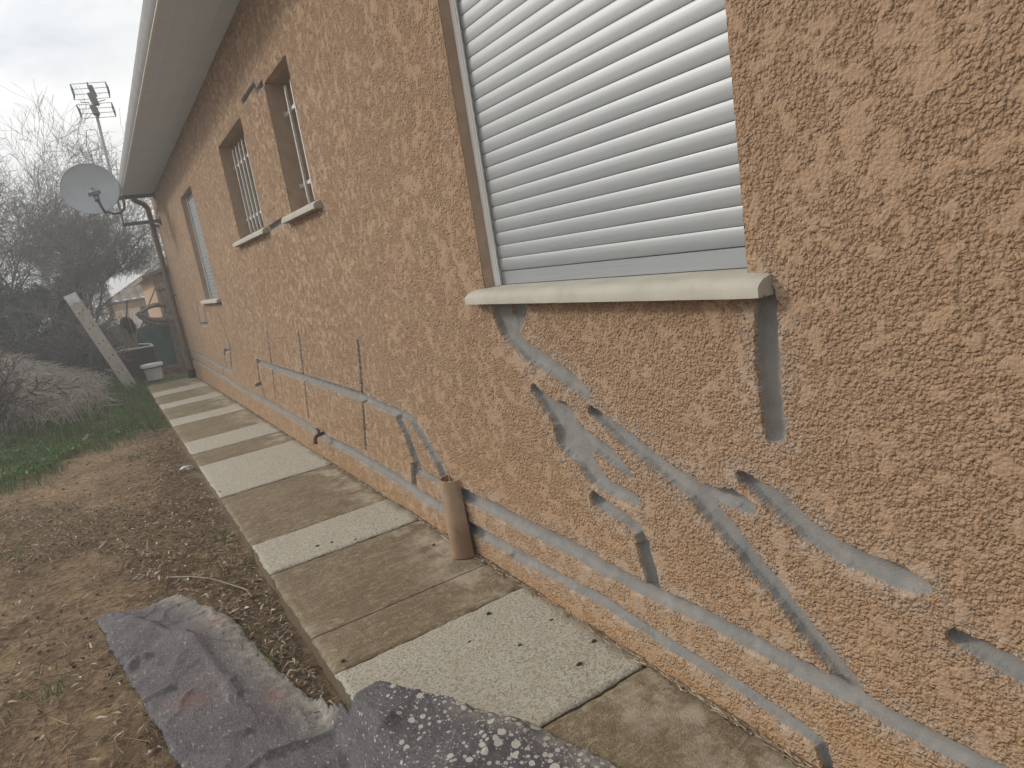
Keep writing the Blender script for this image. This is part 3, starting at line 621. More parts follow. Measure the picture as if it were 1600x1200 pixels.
# small dark seed pods lying on the bare soil
x,y=scatter(280,-2.8,-.75,1.6,6.5,lambda x,y:.3+.5*(fbm(x*3,y*3,7,2)>0)); n=len(x); z=gz(x,y)+.005
A=np.stack([x-.006,y,z],-1);B=np.stack([x+.006,y,z+.002],-1)
link('seed_litter',segs_mesh('seed_litter',A,B,rng.uniform(.003,.0055,n),rng.uniform(.002,.004,n),mOLIVE,7),kind='stuff')
def blades(name,x,y,h,mat,w=.004,lean=.5,**k):
    n=len(x); a=rng.uniform(0,6.28,n); b=rng.uniform(0,6.28,n); l=h*rng.uniform(.1,lean,n); z=gz(x,y)-.005
    wx=np.cos(a)*w/2; wy=np.sin(a)*w/2; P=np.zeros((n,5,3))
    P[:,0]=np.stack([x-wx,y-wy,z],-1);P[:,1]=np.stack([x+wx,y+wy,z],-1)
    P[:,2]=np.stack([x+wx*.8+np.cos(b)*l*.35,y+wy*.8+np.sin(b)*l*.35,z+h*.6],-1);P[:,3]=np.stack([x-wx*.8+np.cos(b)*l*.35,y-wy*.8+np.sin(b)*l*.35,z+h*.6],-1)
    P[:,4]=np.stack([x+np.cos(b)*l,y+np.sin(b)*l,z+h],-1)
    q=(np.arange(n)*5)[:,None]; F=np.concatenate([q+np.array([[0,1,2]]),q+np.array([[0,2,3]]),q+np.array([[3,2,4]])])
    return link(name,npmesh(name,P.reshape(-1,3),F,mat,True),**k)
gd=lambda x,y: sstep(6.3,7.6,y+.9*fbm(x*3,y*3,101,3)+(-x-1.2)*.8)*sstep(.15,.5,.5+.6*fbm(x*4,y*4,121,3))
x,y=scatter(36000,-4.2,-.70,6.0,14.5,gd); blades('grass',x,y,rng.uniform(.03,.11,len(x))*(1+.6*(y>10)),mGRASS,.006,kind='stuff')
x,y=scatter(9000,-4.0,-.9,6.2,12,lambda x,y:gd(x,y)*sstep(-.1,.3,fbm(x*2,y*2,131,2)+.1)*sstep(-.8,-1.3,x))
n=len(x); leaves('ground_weeds',x,y,gz(x,y)+rng.uniform(.02,.07,n),rng.uniform(0,6.28,n),rng.uniform(.02,.045,n),rng.uniform(.012,.025,n),mWEED,.2,.5,kind='stuff')
# a few sparse tufts on the bare soil and beside the path
tx,ty=[],[]
for (cx,cy,s,m_) in((-.80,2.25,.03,40),(-.86,2.45,.05,30),(-1.05,6.2,.05,60),(-1.75,4.4,.06,60),(-1.9,5.1,.08,60),(-1.45,2.6,.05,40),(-.76,3.6,.03,30),(-2.1,5.9,.10,120),(-.74,5.3,.03,30),(-.8,8.2,.06,90),(-.8,9.4,.08,140)):
    tx.append(rng.normal(cx,s,m_)); ty.append(rng.normal(cy,s,m_))
x=np.concatenate(tx); y=np.concatenate(ty); blades('grass_tufts',x,y,rng.uniform(.02,.06,len(x)),mGRASS,.004,1.2,kind='stuff')
# dirt and dead leaves caught where path and wall meet
n=2600; y=.5*np.exp(rng.uniform(0,1,n)*math.log(22)); x=-np.abs(rng.normal(0,.010,n))-.004; z=slabz(y)+.002
a=rng.normal(1.57,.5,n); L=rng.uniform(.003,.03,n)
A=np.stack([x,y-L/2,z+.001],-1); B=np.stack([x+np.cos(a)*L*.5,y+L/2,z+rng.uniform(.001,.006,n)],-1)
link('wall_foot_debris',segs_mesh('wall_foot_debris',A,B,rng.uniform(.0007,.003,n),rng.uniform(.0005,.002,n),mSTRAW,4),kind='stuff')
yy=np.arange(.3,11.1,.012); r0=.006+.005*fbm(yy*14,yy*0,141,3)
P=[]; 
for k,(dx,dz) in enumerate(((-1.6,.0),(-.9,.35),(-.2,.9),(.6,1.5))): P.append(np.stack([-.004+r0*dx,yy,slabz(yy)+.0028+r0*dz*.8],-1))
P=np.stack(P,0); link('dirt',npmesh('dirt',P.reshape(-1,3),grid_faces(4,len(yy)),simple('caught_dirt',(.06,.045,.03),(.16,.12,.08),.98,.1,sc=60,bump=.004),True),kind='stuff')
# ---- blanket
xs=np.arange(poly[:,0].min()-.02,poly[:,0].max()+.02,.0065); ys=np.arange(poly[:,1].min()-.02,poly[:,1].max()+.02,.0065)
Xb,Yb=np.meshgrid(xs,ys,indexing='ij')
wx=.009*fbm(Xb*22,Yb*22,151,3); wy=.009*fbm(Xb*22,Yb*22,152,3)
sdv=sdpoly(Xb+wx,Yb+wy,poly)
def plined(P,x,y):
    d=np.full(x.shape,9.); sg=np.zeros(x.shape)
    for a,b in zip(P[:-1],P[1:]):
        v=b-a; t=np.clip(((x-a[0])*v[0]+(y-a[1])*v[1])/(v@v),0,1); dd=np.hypot(x-a[0]-t*v[0],y-a[1]-t*v[1]); s=np.sign(v[0]*(y-a[1])-v[1]*(x-a[0]))
        u=dd<d; sg=np.where(u,s,sg); d=np.where(u,dd,d)
    return d,sg
gp=lambda L,Z:np.array([gat(p[0],p[1],Z)[:2] for p in L])
drape=sstep(-.74,-.66,Xb); Zb=(gz(Xb,Yb,False)+.012)*(1-drape)+(.012)*drape
Zb=Zb+.010*fbm(Xb*4,Yb*4,161,3)+.0055*fbm(Xb*14,Yb*14,162,3)+.006*(1-np.abs(fbm(Xb*7,Yb*7+4,163,2))*3).clip(0,1)**3
for L,Z,wd,ht,stp in ((([(212,973),(245,985),(268,996),(296,999)]),-.09,.012,.016,.012),(([(296,999),(318,1018),(340,1050),(372,1085)]),-.09,.016,.011,.004),(([(228,1100),(250,1090),(268,1082)]),-.09,.012,.014,.004),(([(355,1152),(385,1145)]),-.09,.012,.012,.0),(([(205,1055),(218,1040),(230,1038)]),-.09,.02,.020,.0),
   (([(260,1290),(340,1205),(400,1158),(470,1122),(520,1100),(565,1098),(620,1100),(680,1114),(740,1124)]),-.03,.016,.016,.014),(([(545,1090),(598,1078),(660,1094),(730,1108)]),.02,.018,.006,.0),(([(480,1250),(560,1180),(600,1150)]),.0,.05,.022,.0),(([(640,1260),(720,1180),(800,1150)]),.02,.06,.016,.0),(([(380,1240),(470,1170),(530,1140)]),-.03,.03,.012,.0)):
    d,s=plined(gp(L,Z),Xb,Yb); Zb=Zb+ht*np.exp(-(d/wd)**2)
    side=np.where(s*1.0<0,1,0) ; Zb=Zb+stp*side*np.exp(-(d/.22)**2)*sstep(0,.012,d)
Zb=Zb+.006*sstep(.0,.02,sdv)
base=np.where(Xb<-.665,gz(Xb,Yb),.002); Zb=np.maximum(Zb,base+.011)
g0,g1=np.gradient(sdv,.0065); gl_=np.hypot(g0,g1)+1e-6
mv=np.clip(-sdv,0,.012)*(sdv<0); Xb=Xb+g0/gl_*mv; Yb=Yb+g1/gl_*mv
kp=sdv.ravel()[grid_faces(*sdv.shape)].min(1)>-.006
Fb=grid_faces(*Xb.shape)[kp]; u,inv=np.unique(Fb,return_inverse=True)
Vb=np.stack([Xb,Yb,Zb],-1).reshape(-1,3)[u]
paint=sstep(-.95,-.35,Xb)*sstep(2.2,1.75,Yb); 
dusted=sstep(.13,.0,plined(gp([(258,942),(285,935),(325,953),(385,990),(430,1040),(480,1078),(513,1106)],-.1),Xb,Yb)[0])
dusted=np.maximum(dusted,.8*sstep(.10,.0,plined(gp([(740,1110),(850,1140),(965,1200)],.0),Xb,Yb)[0]))
rust=np.zeros(Xb.shape)
for p,r,a in(((428,1083),.035,1.),((300,1098),.06,.7),((340,975),.05,.5)):
    c=gat(*p,-.09); rust=np.maximum(rust,a*np.exp(-((Xb-c[0])**2+(Yb-c[1])**2)/r**2))
ats={k:v.ravel()[u] for k,v in dict(paint=paint,dustedge=dusted,rust=rust).items()}
bl=link('blanket',npmesh('blanket',Vb,inv.reshape(Fb.shape),mCLOTH,True,ats),label='crumpled grey-purple felt blanket spattered with white paint beside the path',cat='blanket')
sm=bl.modifiers.new('thickness','SOLIDIFY'); sm.thickness=.007; sm.offset=-1
# ================================================================ OBJECTS
# clay half-pipe leaning on the wall
def half_pipe():
    y0=2.25; r=.068; H=.296; V=[];nA=26;nZ=30;lean=.012
    def ring(rad,z,k):
        out=[]
        for i in range(nA):
            a=math.pi*(i/(nA-1)); cx=-math.sin(a)*rad; cy=math.cos(a)*rad*.80
            out.append((-.012-(1-z/H)*lean+cx*.92+.002,y0+cy+(z-.15)*.14,z+slabz(y0)+.004))
        return out
    for rad in(r,r-.011):
        for k in range(nZ):
            zt=H*k/(nZ-1); V+=ring(rad-.004*(k/(nZ-1)),zt,k)
    V=np.array(V); 
    a=np.arange(nZ*nA).reshape(nZ,nA); b=a+nZ*nA
    Fo=np.stack([a[:-1,:-1],a[:-1,1:],a[1:,1:],a[1:,:-1]],-1).reshape(-1,4); Fi=(np.stack([a[:-1,:-1],a[1:,:-1],a[1:,1:],a[:-1,1:]],-1)+nZ*nA).reshape(-1,4)
    cap=[]
    for r0 in(0,nZ-1): cap.append(np.stack([a[r0,:-1],a[r0,1:],b[r0,1:],b[r0,:-1]],-1))
    for c0 in(0,nA-1): cap.append(np.stack([a[:-1,c0],a[1:,c0],b[1:,c0],b[:-1,c0]],-1))
    top=V[a[-1]]; 
    V[a[-1]]+=np.array([[0,0,-.0015*math.sin(i*1.7)] for i in range(nA)]); V[b[-1]]+=np.array([[0,0,.0015*math.sin(i*1.7+.4)] for i in range(nA)])
    me=npmesh('roof_tile',V,np.vstack([Fo,Fi]+cap),mTERRA,True); me.set_sharp_from_angle(angle=R_(50)); return me
link('roof_tile',half_pipe(),label='brown clay channel tile standing upright on the path against the wall',cat='roof tile')
# satellite dish, mast, antenna
YM=10.5
mast=empty('antenna_mast',at(193,352,YM),label='grey mast on two wall brackets carrying the television antenna',cat='mast')
b=MB(); b.tube([at(193.5,354,YM),at(146,160,YM)],.019,10); b.build('pole',mGALV,mast,smooth=True)
for q in((194,351),(186.5,309.5)):
    p=at(*q,YM); b=MB(); c=np.array([(p[0]+.015)/2,YM,p[2]]); b.obox(c,((1,0,0),(0,1,0),(0,0,1)),(abs(p[0])/2+.03,.024,.022)); 
    b.obox((-.012,YM,p[2]),((1,0,0),(0,1,0),(0,0,1)),(.008,.075,.05)); b.build('bracket',mDKMET,mast)
ant=empty('television_antenna',at(147,165,YM),label='two-panel television grid antenna on top of the mast',cat='antenna')
def z4p(x,y): return (90+x/13.34,110+y/13.34)
gl=[((262,290),(620,262),(990,240)),((300,395),(660,378),(1040,352)),((340,508),(680,485),(1070,458)),((350,618),(690,600),(1090,568)),
    ((385,722),(690,700),(1120,668)),((440,812),(720,795),(1150,765)),((480,910),(740,895),(1185,862)),((498,1000),(760,988),(1215,962))]
for half,rows in(('upper',gl[:4]),('lower',gl[4:])):
    g=MB()
    for a_,m_,c_ in rows:
        g.tube([at(*z4p(*a_),YM-.05),at(*z4p(*c_),YM-.05)],.0042,5)
    o=g.build('reflector_grid',mGALV,ant)
    for side in(0,2):
        e=[z4p(*r[side]) for r in rows]; b=MB(); b.tube([at(*q,YM-.05) for q in e],[.007,.014,.014,.007],6); b.build('side_rail',mDKMET,o)
b=MB(); b.tube([at(*z4p(612,245),YM-.03),at(*z4p(700,520),YM-.03)],.009,6); b.tube([at(*z4p(745,640),YM-.06),at(*z4p(860,990),YM-.06)],.011,6); b.build('spine',mDKMET,ant)
b=MB(); c=at(*z4p(745,600),YM-.09); b.obox(c,((1,0,.0),(0,1,0),(-.2,0,1)),(.04,.04,.075)); c2=at(*z4p(775,830),YM-.09); b.obox(c2,((1,0,.0),(0,1,0),(-.2,0,1)),(.038,.04,.06))
b.obox(at(*z4p(720,430),YM-.09),((1,0,.0),(0,1,0),(-.2,0,1)),(.03,.03,.07)); b.build('dipole_box',mDKMET,ant,bevel=.008)
for q0,q1 in(((480,672),(660,664)),((850,650),(1000,610))):
    b=MB(); b.tube([at(*z4p(*q0),YM-.12),at(*z4p(*q1),YM-.12)],.006,5); b.build('dipole',mGALV,ant)
b=MB(); b.tube([at(150,203,YM),at(135,203,YM),at(135,228,YM),at(150,262,YM),at(168,300,YM)],.004,5); b.build('cable',mBLACK,mast)
def dish():
    c=Vector(at(141,295,10.2)); nrm=Vector((-.18,-1,-.02)).normalized(); U=nrm.orthogonal().normalized(); 
    U=Vector((0,0,1))-nrm*nrm.z; U.normalize(); Wv=nrm.cross(U); n=48; V=[];F=[]
    ra,rb=.325,.305
    for sgn,off in((1,0),(-1,-.008)):
        for k in range(9):
            q=k/8
            for i in range(n):
                a=2*math.pi*i/n; p=c+(Wv*math.cos(a)*ra+U*math.sin(a)*rb)*q+nrm*((q*q-1)*.07+off); V.append(tuple(p))
    for s in(0,1):
        for k in range(8):
            for i in range(n):
                a=s*9*n+k*n+i; bb=s*9*n+k*n+(i+1)%n; f=(a,bb,bb+n,a+n); F.append(f if s else f[::-1])
    for i in range(n): F.append((8*n+i,8*n+(i+1)%n,17*n+(i+1)%n,17*n+i))
    return c,nrm,U,Wv,V,F,n
c,nrm,U,Wv,V,F,n=dish()
dsh=empty('satellite_dish',tuple(c),label='round grey satellite dish hanging off the far end of the eaves',cat='satellite dish')
b=MB(); b.v=V; b.f=F; b.build('reflector',mDISH,dsh,smooth=True)
b=MB(); rim=[c+(Wv*math.cos(2*math.pi*i/n)*.327+U*math.sin(2*math.pi*i/n)*.307) for i in range(n+1)]; b.tube(rim,.006,6,False); b.build('rim',mGALV,dsh)
p0=Vector(at(165,333,10.15)); p1=Vector(at(158,322,9.95)); p2=Vector(at(150,306,9.72))
b=MB(); b.tube([p0,p1,p2],.017,8); b.build('arm',mDKMET,dsh,smooth=True)
b=MB(); b.tube([p2+Vector((.0,-.02,-.06)),p2+Vector((0,.03,.02)),p2+Vector((-.02,.09,.06))],[.03,.035,.045],10); b.obox(p2+Vector((-.01,0,.03)),((1,0,0.2),(0,1,0),(0,0,1)),(.07,.025,.02)); b.build('receiver_head',mDKMET,dsh,smooth=True)
b=MB(); b.tube([at(168,331,10.2),at(177,334,10.35),at(187,333,10.45),at(194,326,10.47),at(194,316,10.47),at(190,310,10.48)],.016,8); b.tube([tuple(c-nrm*.07),at(172,286,10.48)],.025,8); b.build('mount',mDKMET,dsh,smooth=True)
# ladder leaning at the end of the path
def rail(dy):
    b=MB(); p0=Vector(at(207,607,11.6)); p1=Vector(at(111,464,11.6)); d=(p1-p0).normalized(); wv=Vector((0,1,0)).cross(d).normalized()
    c=(p0+p1)/2+Vector((0,dy,0)); L=(p1-p0).length/2
    b.obox(c,(d,Vector((0,1,0)),wv),(L,.006,.078)); b.obox(c+wv*.078,(d,(0,1,0),wv),(L,.016,.005)); b.obox(c-wv*.078,(d,(0,1,0),wv),(L,.016,.005))
    return b,p0,p1,d,wv
lad=empty('ladder',at(207,607,11.6),label='pale wide-railed ladder seen edge-on leaning at the end of the path',cat='ladder')
b,p0,p1,d,wv=rail(0); r1=b.build('rail',mRAIL,lad,bevel=.003); b,_,_,_,_=rail(.42); b.build('rail',mRAIL,lad,bevel=.003)
Lt=(p1-p0).length
hp=[(.045,),(.2,),(.36,),(.52,),(.68,),(.845,)]
for (f,) in hp:
    q=p0+d*Lt*f; b=MB(); 
    b.obox(q+Vector((0,.21,0)),((0,1,0),wv+d*.4,d),(.203,.055,.012)); tr=b.build('tread',mRAIL,lad)
    for s in(-.030,.030):
        b=MB(); cc=q+wv*s+d*s*.3; b.tube([cc+Vector((0,-.0065,0)),cc+Vector((0,-.012,0))],.011,8); b.build('bolt',mBLACK,tr)
b=MB(); q=p1-d*.03; b.obox(q,(d,(0,1,0),wv),(.07,.010,.084)); b.build('end_cap',mPLASTIC,lad)
# bucket
def bucket():
    c=Vector(at(242,590,12.3)); z0=float(gz(c.x,c.y))+.03; e=empty('bucket',(c.x,c.y,z0),label='white plastic bucket with a dark band at the far end of the path',cat='bucket')
    def lathe(pr,n=28):
        V=[];F=[]
        for r,z in pr:
            for i in range(n): a=2*math.pi*i/n; V.append((c.x+r*math.cos(a),c.y+r*math.sin(a),z0+z))
        for k in range(len(pr)-1):
            for i in range(n): F.append((k*n+i,k*n+(i+1)%n,(k+1)*n+(i+1)%n,(k+1)*n+i))
        F.append(tuple(range(n))[::-1]); b=MB(); b.v=V; b.f=F; return b
    lathe([(.115,0),(.13,.17),(.134,.185),(.136,.19),(.128,.19),(.11,.01),(.0,.01)]).build('tub',mPLASTIC,e,smooth=True)
    lathe([(.137,.192),(.152,.194),(.152,.205),(.137,.207)]).build('dark_band',mBLACK,e,smooth=True)
    lathe([(.150,.209),(.165,.211),(.167,.25),(.160,.262),(.14,.262),(.13,.25),(.0,.25)]).build('rim',mPLASTIC,e,smooth=True)
bucket()
# planter
p=at(209,560,13.4); zg=float(gz(p[0],13.4)); w2=.33; tz=at(209,546,13.4)[2]
pl=empty('planter',(p[0],13.4,zg),label='dark brown slatted planter box with pale rim and dead stems',cat='planter')
b=MB(); 
nb=7
for i in range(nb):
    z0=zg-.1+(tz-zg+.1)*i/nb; z1=zg-.1+(tz-zg+.1)*(i+1)/nb-.008
    b.box((p[0]-w2,13.2,z0),(p[0]+w2,13.2+.03,z1)); b.box((p[0]-w2,13.23,z0),(p[0]-w2+.03,13.9,z1)); b.box((p[0]+w2-.03,13.23,z0),(p[0]+w2,13.9,z1)); b.box((p[0]-w2,13.9,z0),(p[0]+w2,13.93,z1))
b.box((p[0]-w2+.03,13.25,zg-.1),(p[0]+w2-.03,13.9,tz-.06)); b.build('box',mWOODR,pl)
b=MB()
for k in range(2): b.tube([(p[0]-w2-.01,13.22+.7*k,tz+.01),(p[0]-w2*.4,13.22+.66*k,tz+.03+.03*k),(p[0]+w2*.3,13.22+.66*k,tz+.015+.045*k),(p[0]+w2+.01,13.22+.7*k,tz+.01)],.016,6)
for s in(-1,1): b.tube([(p[0]+s*w2,13.22,tz+.012),(p[0]+s*w2,13.92,tz+.012)],.016,6)
b.build('rim',mPLASTIC,pl)
A=[];B=[]
pt=at(207,548,13.5); hd=at(200,508,13.5)
for i in range(70):
    x0=pt[0]+random.gauss(0,.06); y0=13.5+random.gauss(0,.08); x1=x0+random.gauss(-.08,.13); h=random.uniform(.25,.62)
    A.append((x0,y0,tz-.05));B.append((x1,y0,tz+h))
stm=link('dead_plant',segs_mesh('dead_plant',A,B,[.006]*70,[.003]*70,mDRY,4),label='clump of bare dead stems with a dark head growing in the planter',cat='plant')
n=900; q=rng.normal(0,1,(n,3)); q/=np.linalg.norm(q,axis=1,keepdims=True); q*=rng.uniform(.5,1,(n,1))**.5
leaves('foliage',hd[0]+q[:,0]*.10+q[:,2]*-.03,13.5+q[:,1]*.10,hd[2]+q[:,2]*.13,rng.uniform(0,6.28,n),rng.uniform(.03,.07,n),rng.uniform(.01,.02,n),mSHRUB,.3,1.2,parent=stm)
# green screening fence
ftop=[(132,507),(150,511),(165,515),(185,507),(205,512),(215,514),(238,505),(252,502),(280,497),(300,492)]
YF=15.2; T_=[at(*q,YF) for q in ftop]
fe=empty('screen_fence',(0,YF,-.3),label='low dark green screening fence across the end of the garden',cat='fence')
xs=np.linspace(-5.2,1.1,160); zt=np.interp(xs,[-5.2,-3]+[t[0] for t in T_],[.75,.8]+[t[2] for t in T_]); 
rows=14; V=[]
for i,x in enumerate(xs):
    for j in range(rows):
        f=j/(rows-1); z=-.45+(zt[i]+.45)*f; V.append((x,YF+.02*math.sin(x*9+f*3)+.012*math.sin(x*23+f*11),z))
V=np.array(V); o=link('screen_net',npmesh('screen_net',V,grid_faces(160,rows),mNET,True),fe); sm=o.modifiers.new('t','SOLIDIFY'); sm.thickness=.004
for x in np.arange(-5,1.2,1.05):
    b=MB(); b.tube([(x,YF+.05,-.5),(x,YF+.05,float(np.interp(x,xs,zt))+.05)],.02,8); b.build('post',mNET,fe)
b=MB(); b.tube([(x,YF+.02,z+.004) for x,z in zip(xs[::4],zt[::4])],.007,5); b.build('top_wire',mGALV,fe)
# neighbours
YO=18.0; q=at(258,505,YO); xo=q[0]-.02; ez=at(240,432,YO)[2]
nb_=empty('orange_house',(xo,YO,-.7),label='orange rendered neighbouring house with a low brown eave behind the downpipe',cat='house')
b=MB(); b.box((xo,YO,-1.0),(xo+6,YO+5,ez)); b.build('wall',mORAN,nb_)
b=MB(); b.prism([(xo-.22,ez-.05),(xo-.22,ez+.03),(xo+3,ez+1.05),(xo+6.3,ez-.03),(xo+6.3,ez-.12),(xo+3,ez+.95)],YO-.35,YO+5.3); b.prism([(xo-.05,ez-.002),(xo+6.0,ez-.002),(xo+3,ez+.93)],YO-.05,YO+4.9); b.build('roof',mROOF,nb_)
YB=26.0; q0=at(161,476,YB); q1=at(173,500,YB); ez=q0[2]; xl=q1[0]
yh=empty('yellow_house',(xl,YB,-1.0),label='yellow house with tiled hipped roof and white shutters beyond the fence',cat='house')
b=MB(); b.box((xl,YB+.4,-1.6),(xl+7,YB+7,ez+.02)); b.build('wall',mYELL,yh)
xe=q0[0]; W7=xl+7.4-xe; H=2.0
U_=np.arange(0,W7+.01,.06); Vv=np.arange(0,3.7,.07); V=[]
for u_ in U_:
    for v_ in Vv:
        lim=min(u_,W7-u_); vv=min(v_,lim); V.append((xe+u_,YB+vv,ez+vv*.55+.07*abs(math.sin(u_/.27*math.pi))-.05*((vv/.42)%1)))
rf=link('roof',npmesh('roof',V,grid_faces(len(U_),len(Vv)),mROOF,True),yh)
V=[]
for v_ in np.arange(0,7,.06):
    for u_ in Vv:
        lim=min(v_,7.4-v_); uu=min(u_,max(lim,0)); V.append((xe+uu,YB+v_,ez+uu*.55+.045*abs(math.sin(v_/.21*math.pi))))
link('roof',npmesh('roof',V,grid_faces(len(np.arange(0,7,.06)),len(Vv))[:,::-1],mROOF,True),yh)
b=MB(); b.box((xe+.02,YB+.02,ez-.06),(xe+W7,YB+.42,ez+.03)); b.build('fascia',mWOODR,yh)
wp=empty('window',(0,0,0)); wp.parent=yh; wp.location=-Vector((xl,YB,-1.0))
a0=at(217,482,YB+.4); a1=at(229,505,YB+.4)
def yb(n_,m_,x0,x1,z0,z1,d,par): b=MB(); b.box((x0,YB+.4-d,z0),(x1,YB+.4-d+.03,z1)); return b.build(n_,m_,par)
zt_=at(215,480,YB+.4)[2]; zb_=zt_-1.05; xw0=a0[0]+.05; xw1=xw0+.62
yb('pane',mGLASS,xw0,xw1,zb_,zt_,.032,wp); yb('shutter',mWHITE,xw0-.36,xw0-.02,zb_,zt_,.05,wp); yb('shutter',mWHITE,xw1+.02,xw1+.36,zb_,zt_,.05,wp)
# white lattice gate left of the yellow house
gt=MB(); g0=at(158,498,22); g1=at(171,514,22)
for i in range(5):
    x=g0[0]-.1+i*.16; gt.box((x,22,-.9),(x+.03,22.03,g0[2]+.12))
for z in(g0[2]+.1,g0[2]-.15,g0[2]-.45): gt.box((g0[0]-.12,22.031,z),(g0[0]+.58,22.05,z+.03))
gt.build('garden_gate',mPLASTIC,label='white lattice gate glimpsed left of the yellow house',cat='gate')
# ---- trees
def grow(root,dirv,L,r,levels,kids,spread,gravity=.0,seed=0,shrink=.68,nseg=4,wig=.16,env=None):
    rr=random.Random(seed); A=[];B=[];RA=[];RB=[];lv=[]
    def rec(p,d,L,r,l):
        pts=[p]; dd=Vector(d); q=Vector(p); rad=r
        for i in range(nseg):
            dd=(dd+Vector((rr.gauss(0,wig),rr.gauss(0,wig),rr.gauss(0,wig)+gravity))).normalized()
            q2=q+dd*L/nseg; r2=max(rad*(.80 if l<levels-1 else .7),.0028); A.append(tuple(q));B.append(tuple(q2));RA.append(rad);RB.append(r2);lv.append(l)
            q=q2; rad=r2; pts.append((q.copy(),dd.copy(),rad))
        if l+1<levels:
            for k in range(kids[l]):
                i=rr.choice(range(1,nseg+1)) if k else nseg
                q,dq,rq=pts[i]; ax=Vector((rr.gauss(0,1),rr.gauss(0,1),rr.gauss(0,1))); ax=(ax-dq*ax.dot(dq)).normalized()
                nd=(dq+ax*spread*rr.uniform(.5,1.25)).normalized(); rec(q,nd,L*shrink*rr.uniform(.7,1.2),rq*.72,l+1)
    rec(Vector(root),Vector(dirv).normalized(),L,r,0); return [np.array(v) for v in(A,B,RA,RB,lv)]
def tree(name,lab,parts,split,mt,mc,cat='tree',leafy=None,group=None):
    base=parts[0][0][0]; e=empty(name,tuple(base),label=lab,cat=cat,group=group)
    A,B,RA,RB,LV=[np.concatenate([p[i] for p in parts]) for i in range(5)]
    ok=~((B[:,0]>-.75)&(B[:,2]<1.86+.16*vnoise(B[:,0]*6,B[:,1]*6,5))&(B[:,1]>10)); A,B,RA,RB,LV=A[ok],B[ok],RA[ok],RB[ok],LV[ok]
    for p in parts:
        s=p[4]<split; link('trunk',segs_mesh('trunk',p[0][s],p[1][s],p[2][s],p[3][s],mt,8),e)
    s=LV>=split
    link('crown',segs_mesh('crown',A[s],B[s],RA[s],RB[s],mc,3),e); return e
P=[grow((-1.75+dx,15+dy,-.25),dv,L_,.075,6,(4,5,5,6,6),.75,.01,s_,.72,4,.14) for s_,dx,dy,dv,L_ in((3,0,0,(.12,0,1),2.0),(4,-.2,.1,(-.35,.1,1),1.9),(5,.15,0,(.6,-.1,.8),1.55),(9,-.5,.3,(-.1,0,1),2.0),(12,.2,.2,(.3,.2,.9),1.7),(14,0,.2,(.75,0,.55),1.5),(15,-.9,0,(-.2,0,1),1.9))]
tree('bare_tree','tall grey leafless tree whose twigs spread behind the satellite dish',P,2,mBARK,mTWIG)
P=[grow((-3.6+dx,15.5,-.1),dv,1.8,.08,6,(4,5,5,5,5),.75,.01,s_,.70,4,.13) for s_,dx,dv in((21,0,(.2,0,1)),(22,.03,(.5,0,.9)),(23,-.03,(-.3,0,1)))]
tree('bare_tree','leafless tree at the left edge of the photo beyond the dry bank',P,2,mBARK,mTWIG)
def bush(name,lab,c,rad,nst,nl,seed,mstem,mleaf,cat='shrub',lw=(.02,.05),levels=4,stemr=.02,group=None,lobes=9):
    e=empty(name,(c[0],c[1],float(gz(c[0],c[1]))),label=lab,cat=cat,group=group); rr=random.Random(seed); z0=float(gz(c[0],c[1]))
    parts=[grow((c[0]+rr.gauss(0,rad[0]*.25),c[1]+rr.gauss(0,rad[1]*.25),z0),(rr.gauss(0,.45)*rad[0],rr.gauss(0,.45)*rad[1],rad[2]*rr.uniform(.8,1.2)),rad[2]*.85,stemr,levels,(4,4,4,3),.8,0,seed*31+i,.62,3,.18) for i in range(nst)]
    A,B,RA,RB,LV=[np.concatenate([p[i] for p in parts]) for i in range(5)]
    link('stem',segs_mesh('stem',A,B,RA,RB,mstem,3),e)
    if nl:
        g=np.random.default_rng(seed); lc=g.normal(0,1,(lobes*3,3)); lc/=np.linalg.norm(lc,axis=1,keepdims=True); lc*=g.uniform(.35,.85,(lobes*3,1)); ls=g.uniform(.18,.38,lobes*3)
        k=g.integers(0,lobes*3,nl); q=g.normal(0,1,(nl,3)); q/=np.linalg.norm(q,axis=1,keepdims=True); q=lc[k]+q*ls[k][:,None]*g.uniform(.4,1,(nl,1))
        x=c[0]+q[:,0]*rad[0]; y=c[1]+q[:,1]*rad[1]; z=c[2]+q[:,2]*rad[2]; m_=z>z0
        x,y,z=x[m_],y[m_],z[m_]; n=len(x)
        leaves('foliage',x,y,z,g.uniform(0,6.28,n),g.uniform(*lw,n),g.uniform(lw[0]*.4,lw[1]*.4,n),mleaf,.3,1.1,parent=e)
    return e
bush('evergreen_shrub','dense dark evergreen shrub at the foot of the bare tree',(-1.95,14.2,.95),(.90,.8,1.25),5,26000,41,mTWIG,mSHRUB,lw=(.03,.06))
bush('evergreen_shrub','taller dark evergreen shrub at the left edge behind the dry bank',(-3.3,14.6,1.2),(1.1,.9,1.5),5,26000,42,mTWIG,mSHRUB,lw=(.03,.06))
bush('bramble','dark leafless bramble heap at the left edge of the grass',(-2.35,8.9,.25),(.50,.7,.52),22,6500,43,mBROWNTW,mSHRUB,lw=(.01,.03),stemr=.008)
bush('bramble','brown tangled bramble between the dry bank and the ladder',(-1.75,12.9,.35),(.5,.5,.6),8,1200,44,mBROWNTW,mSHRUB,lw=(.01,.03),stemr=.008)
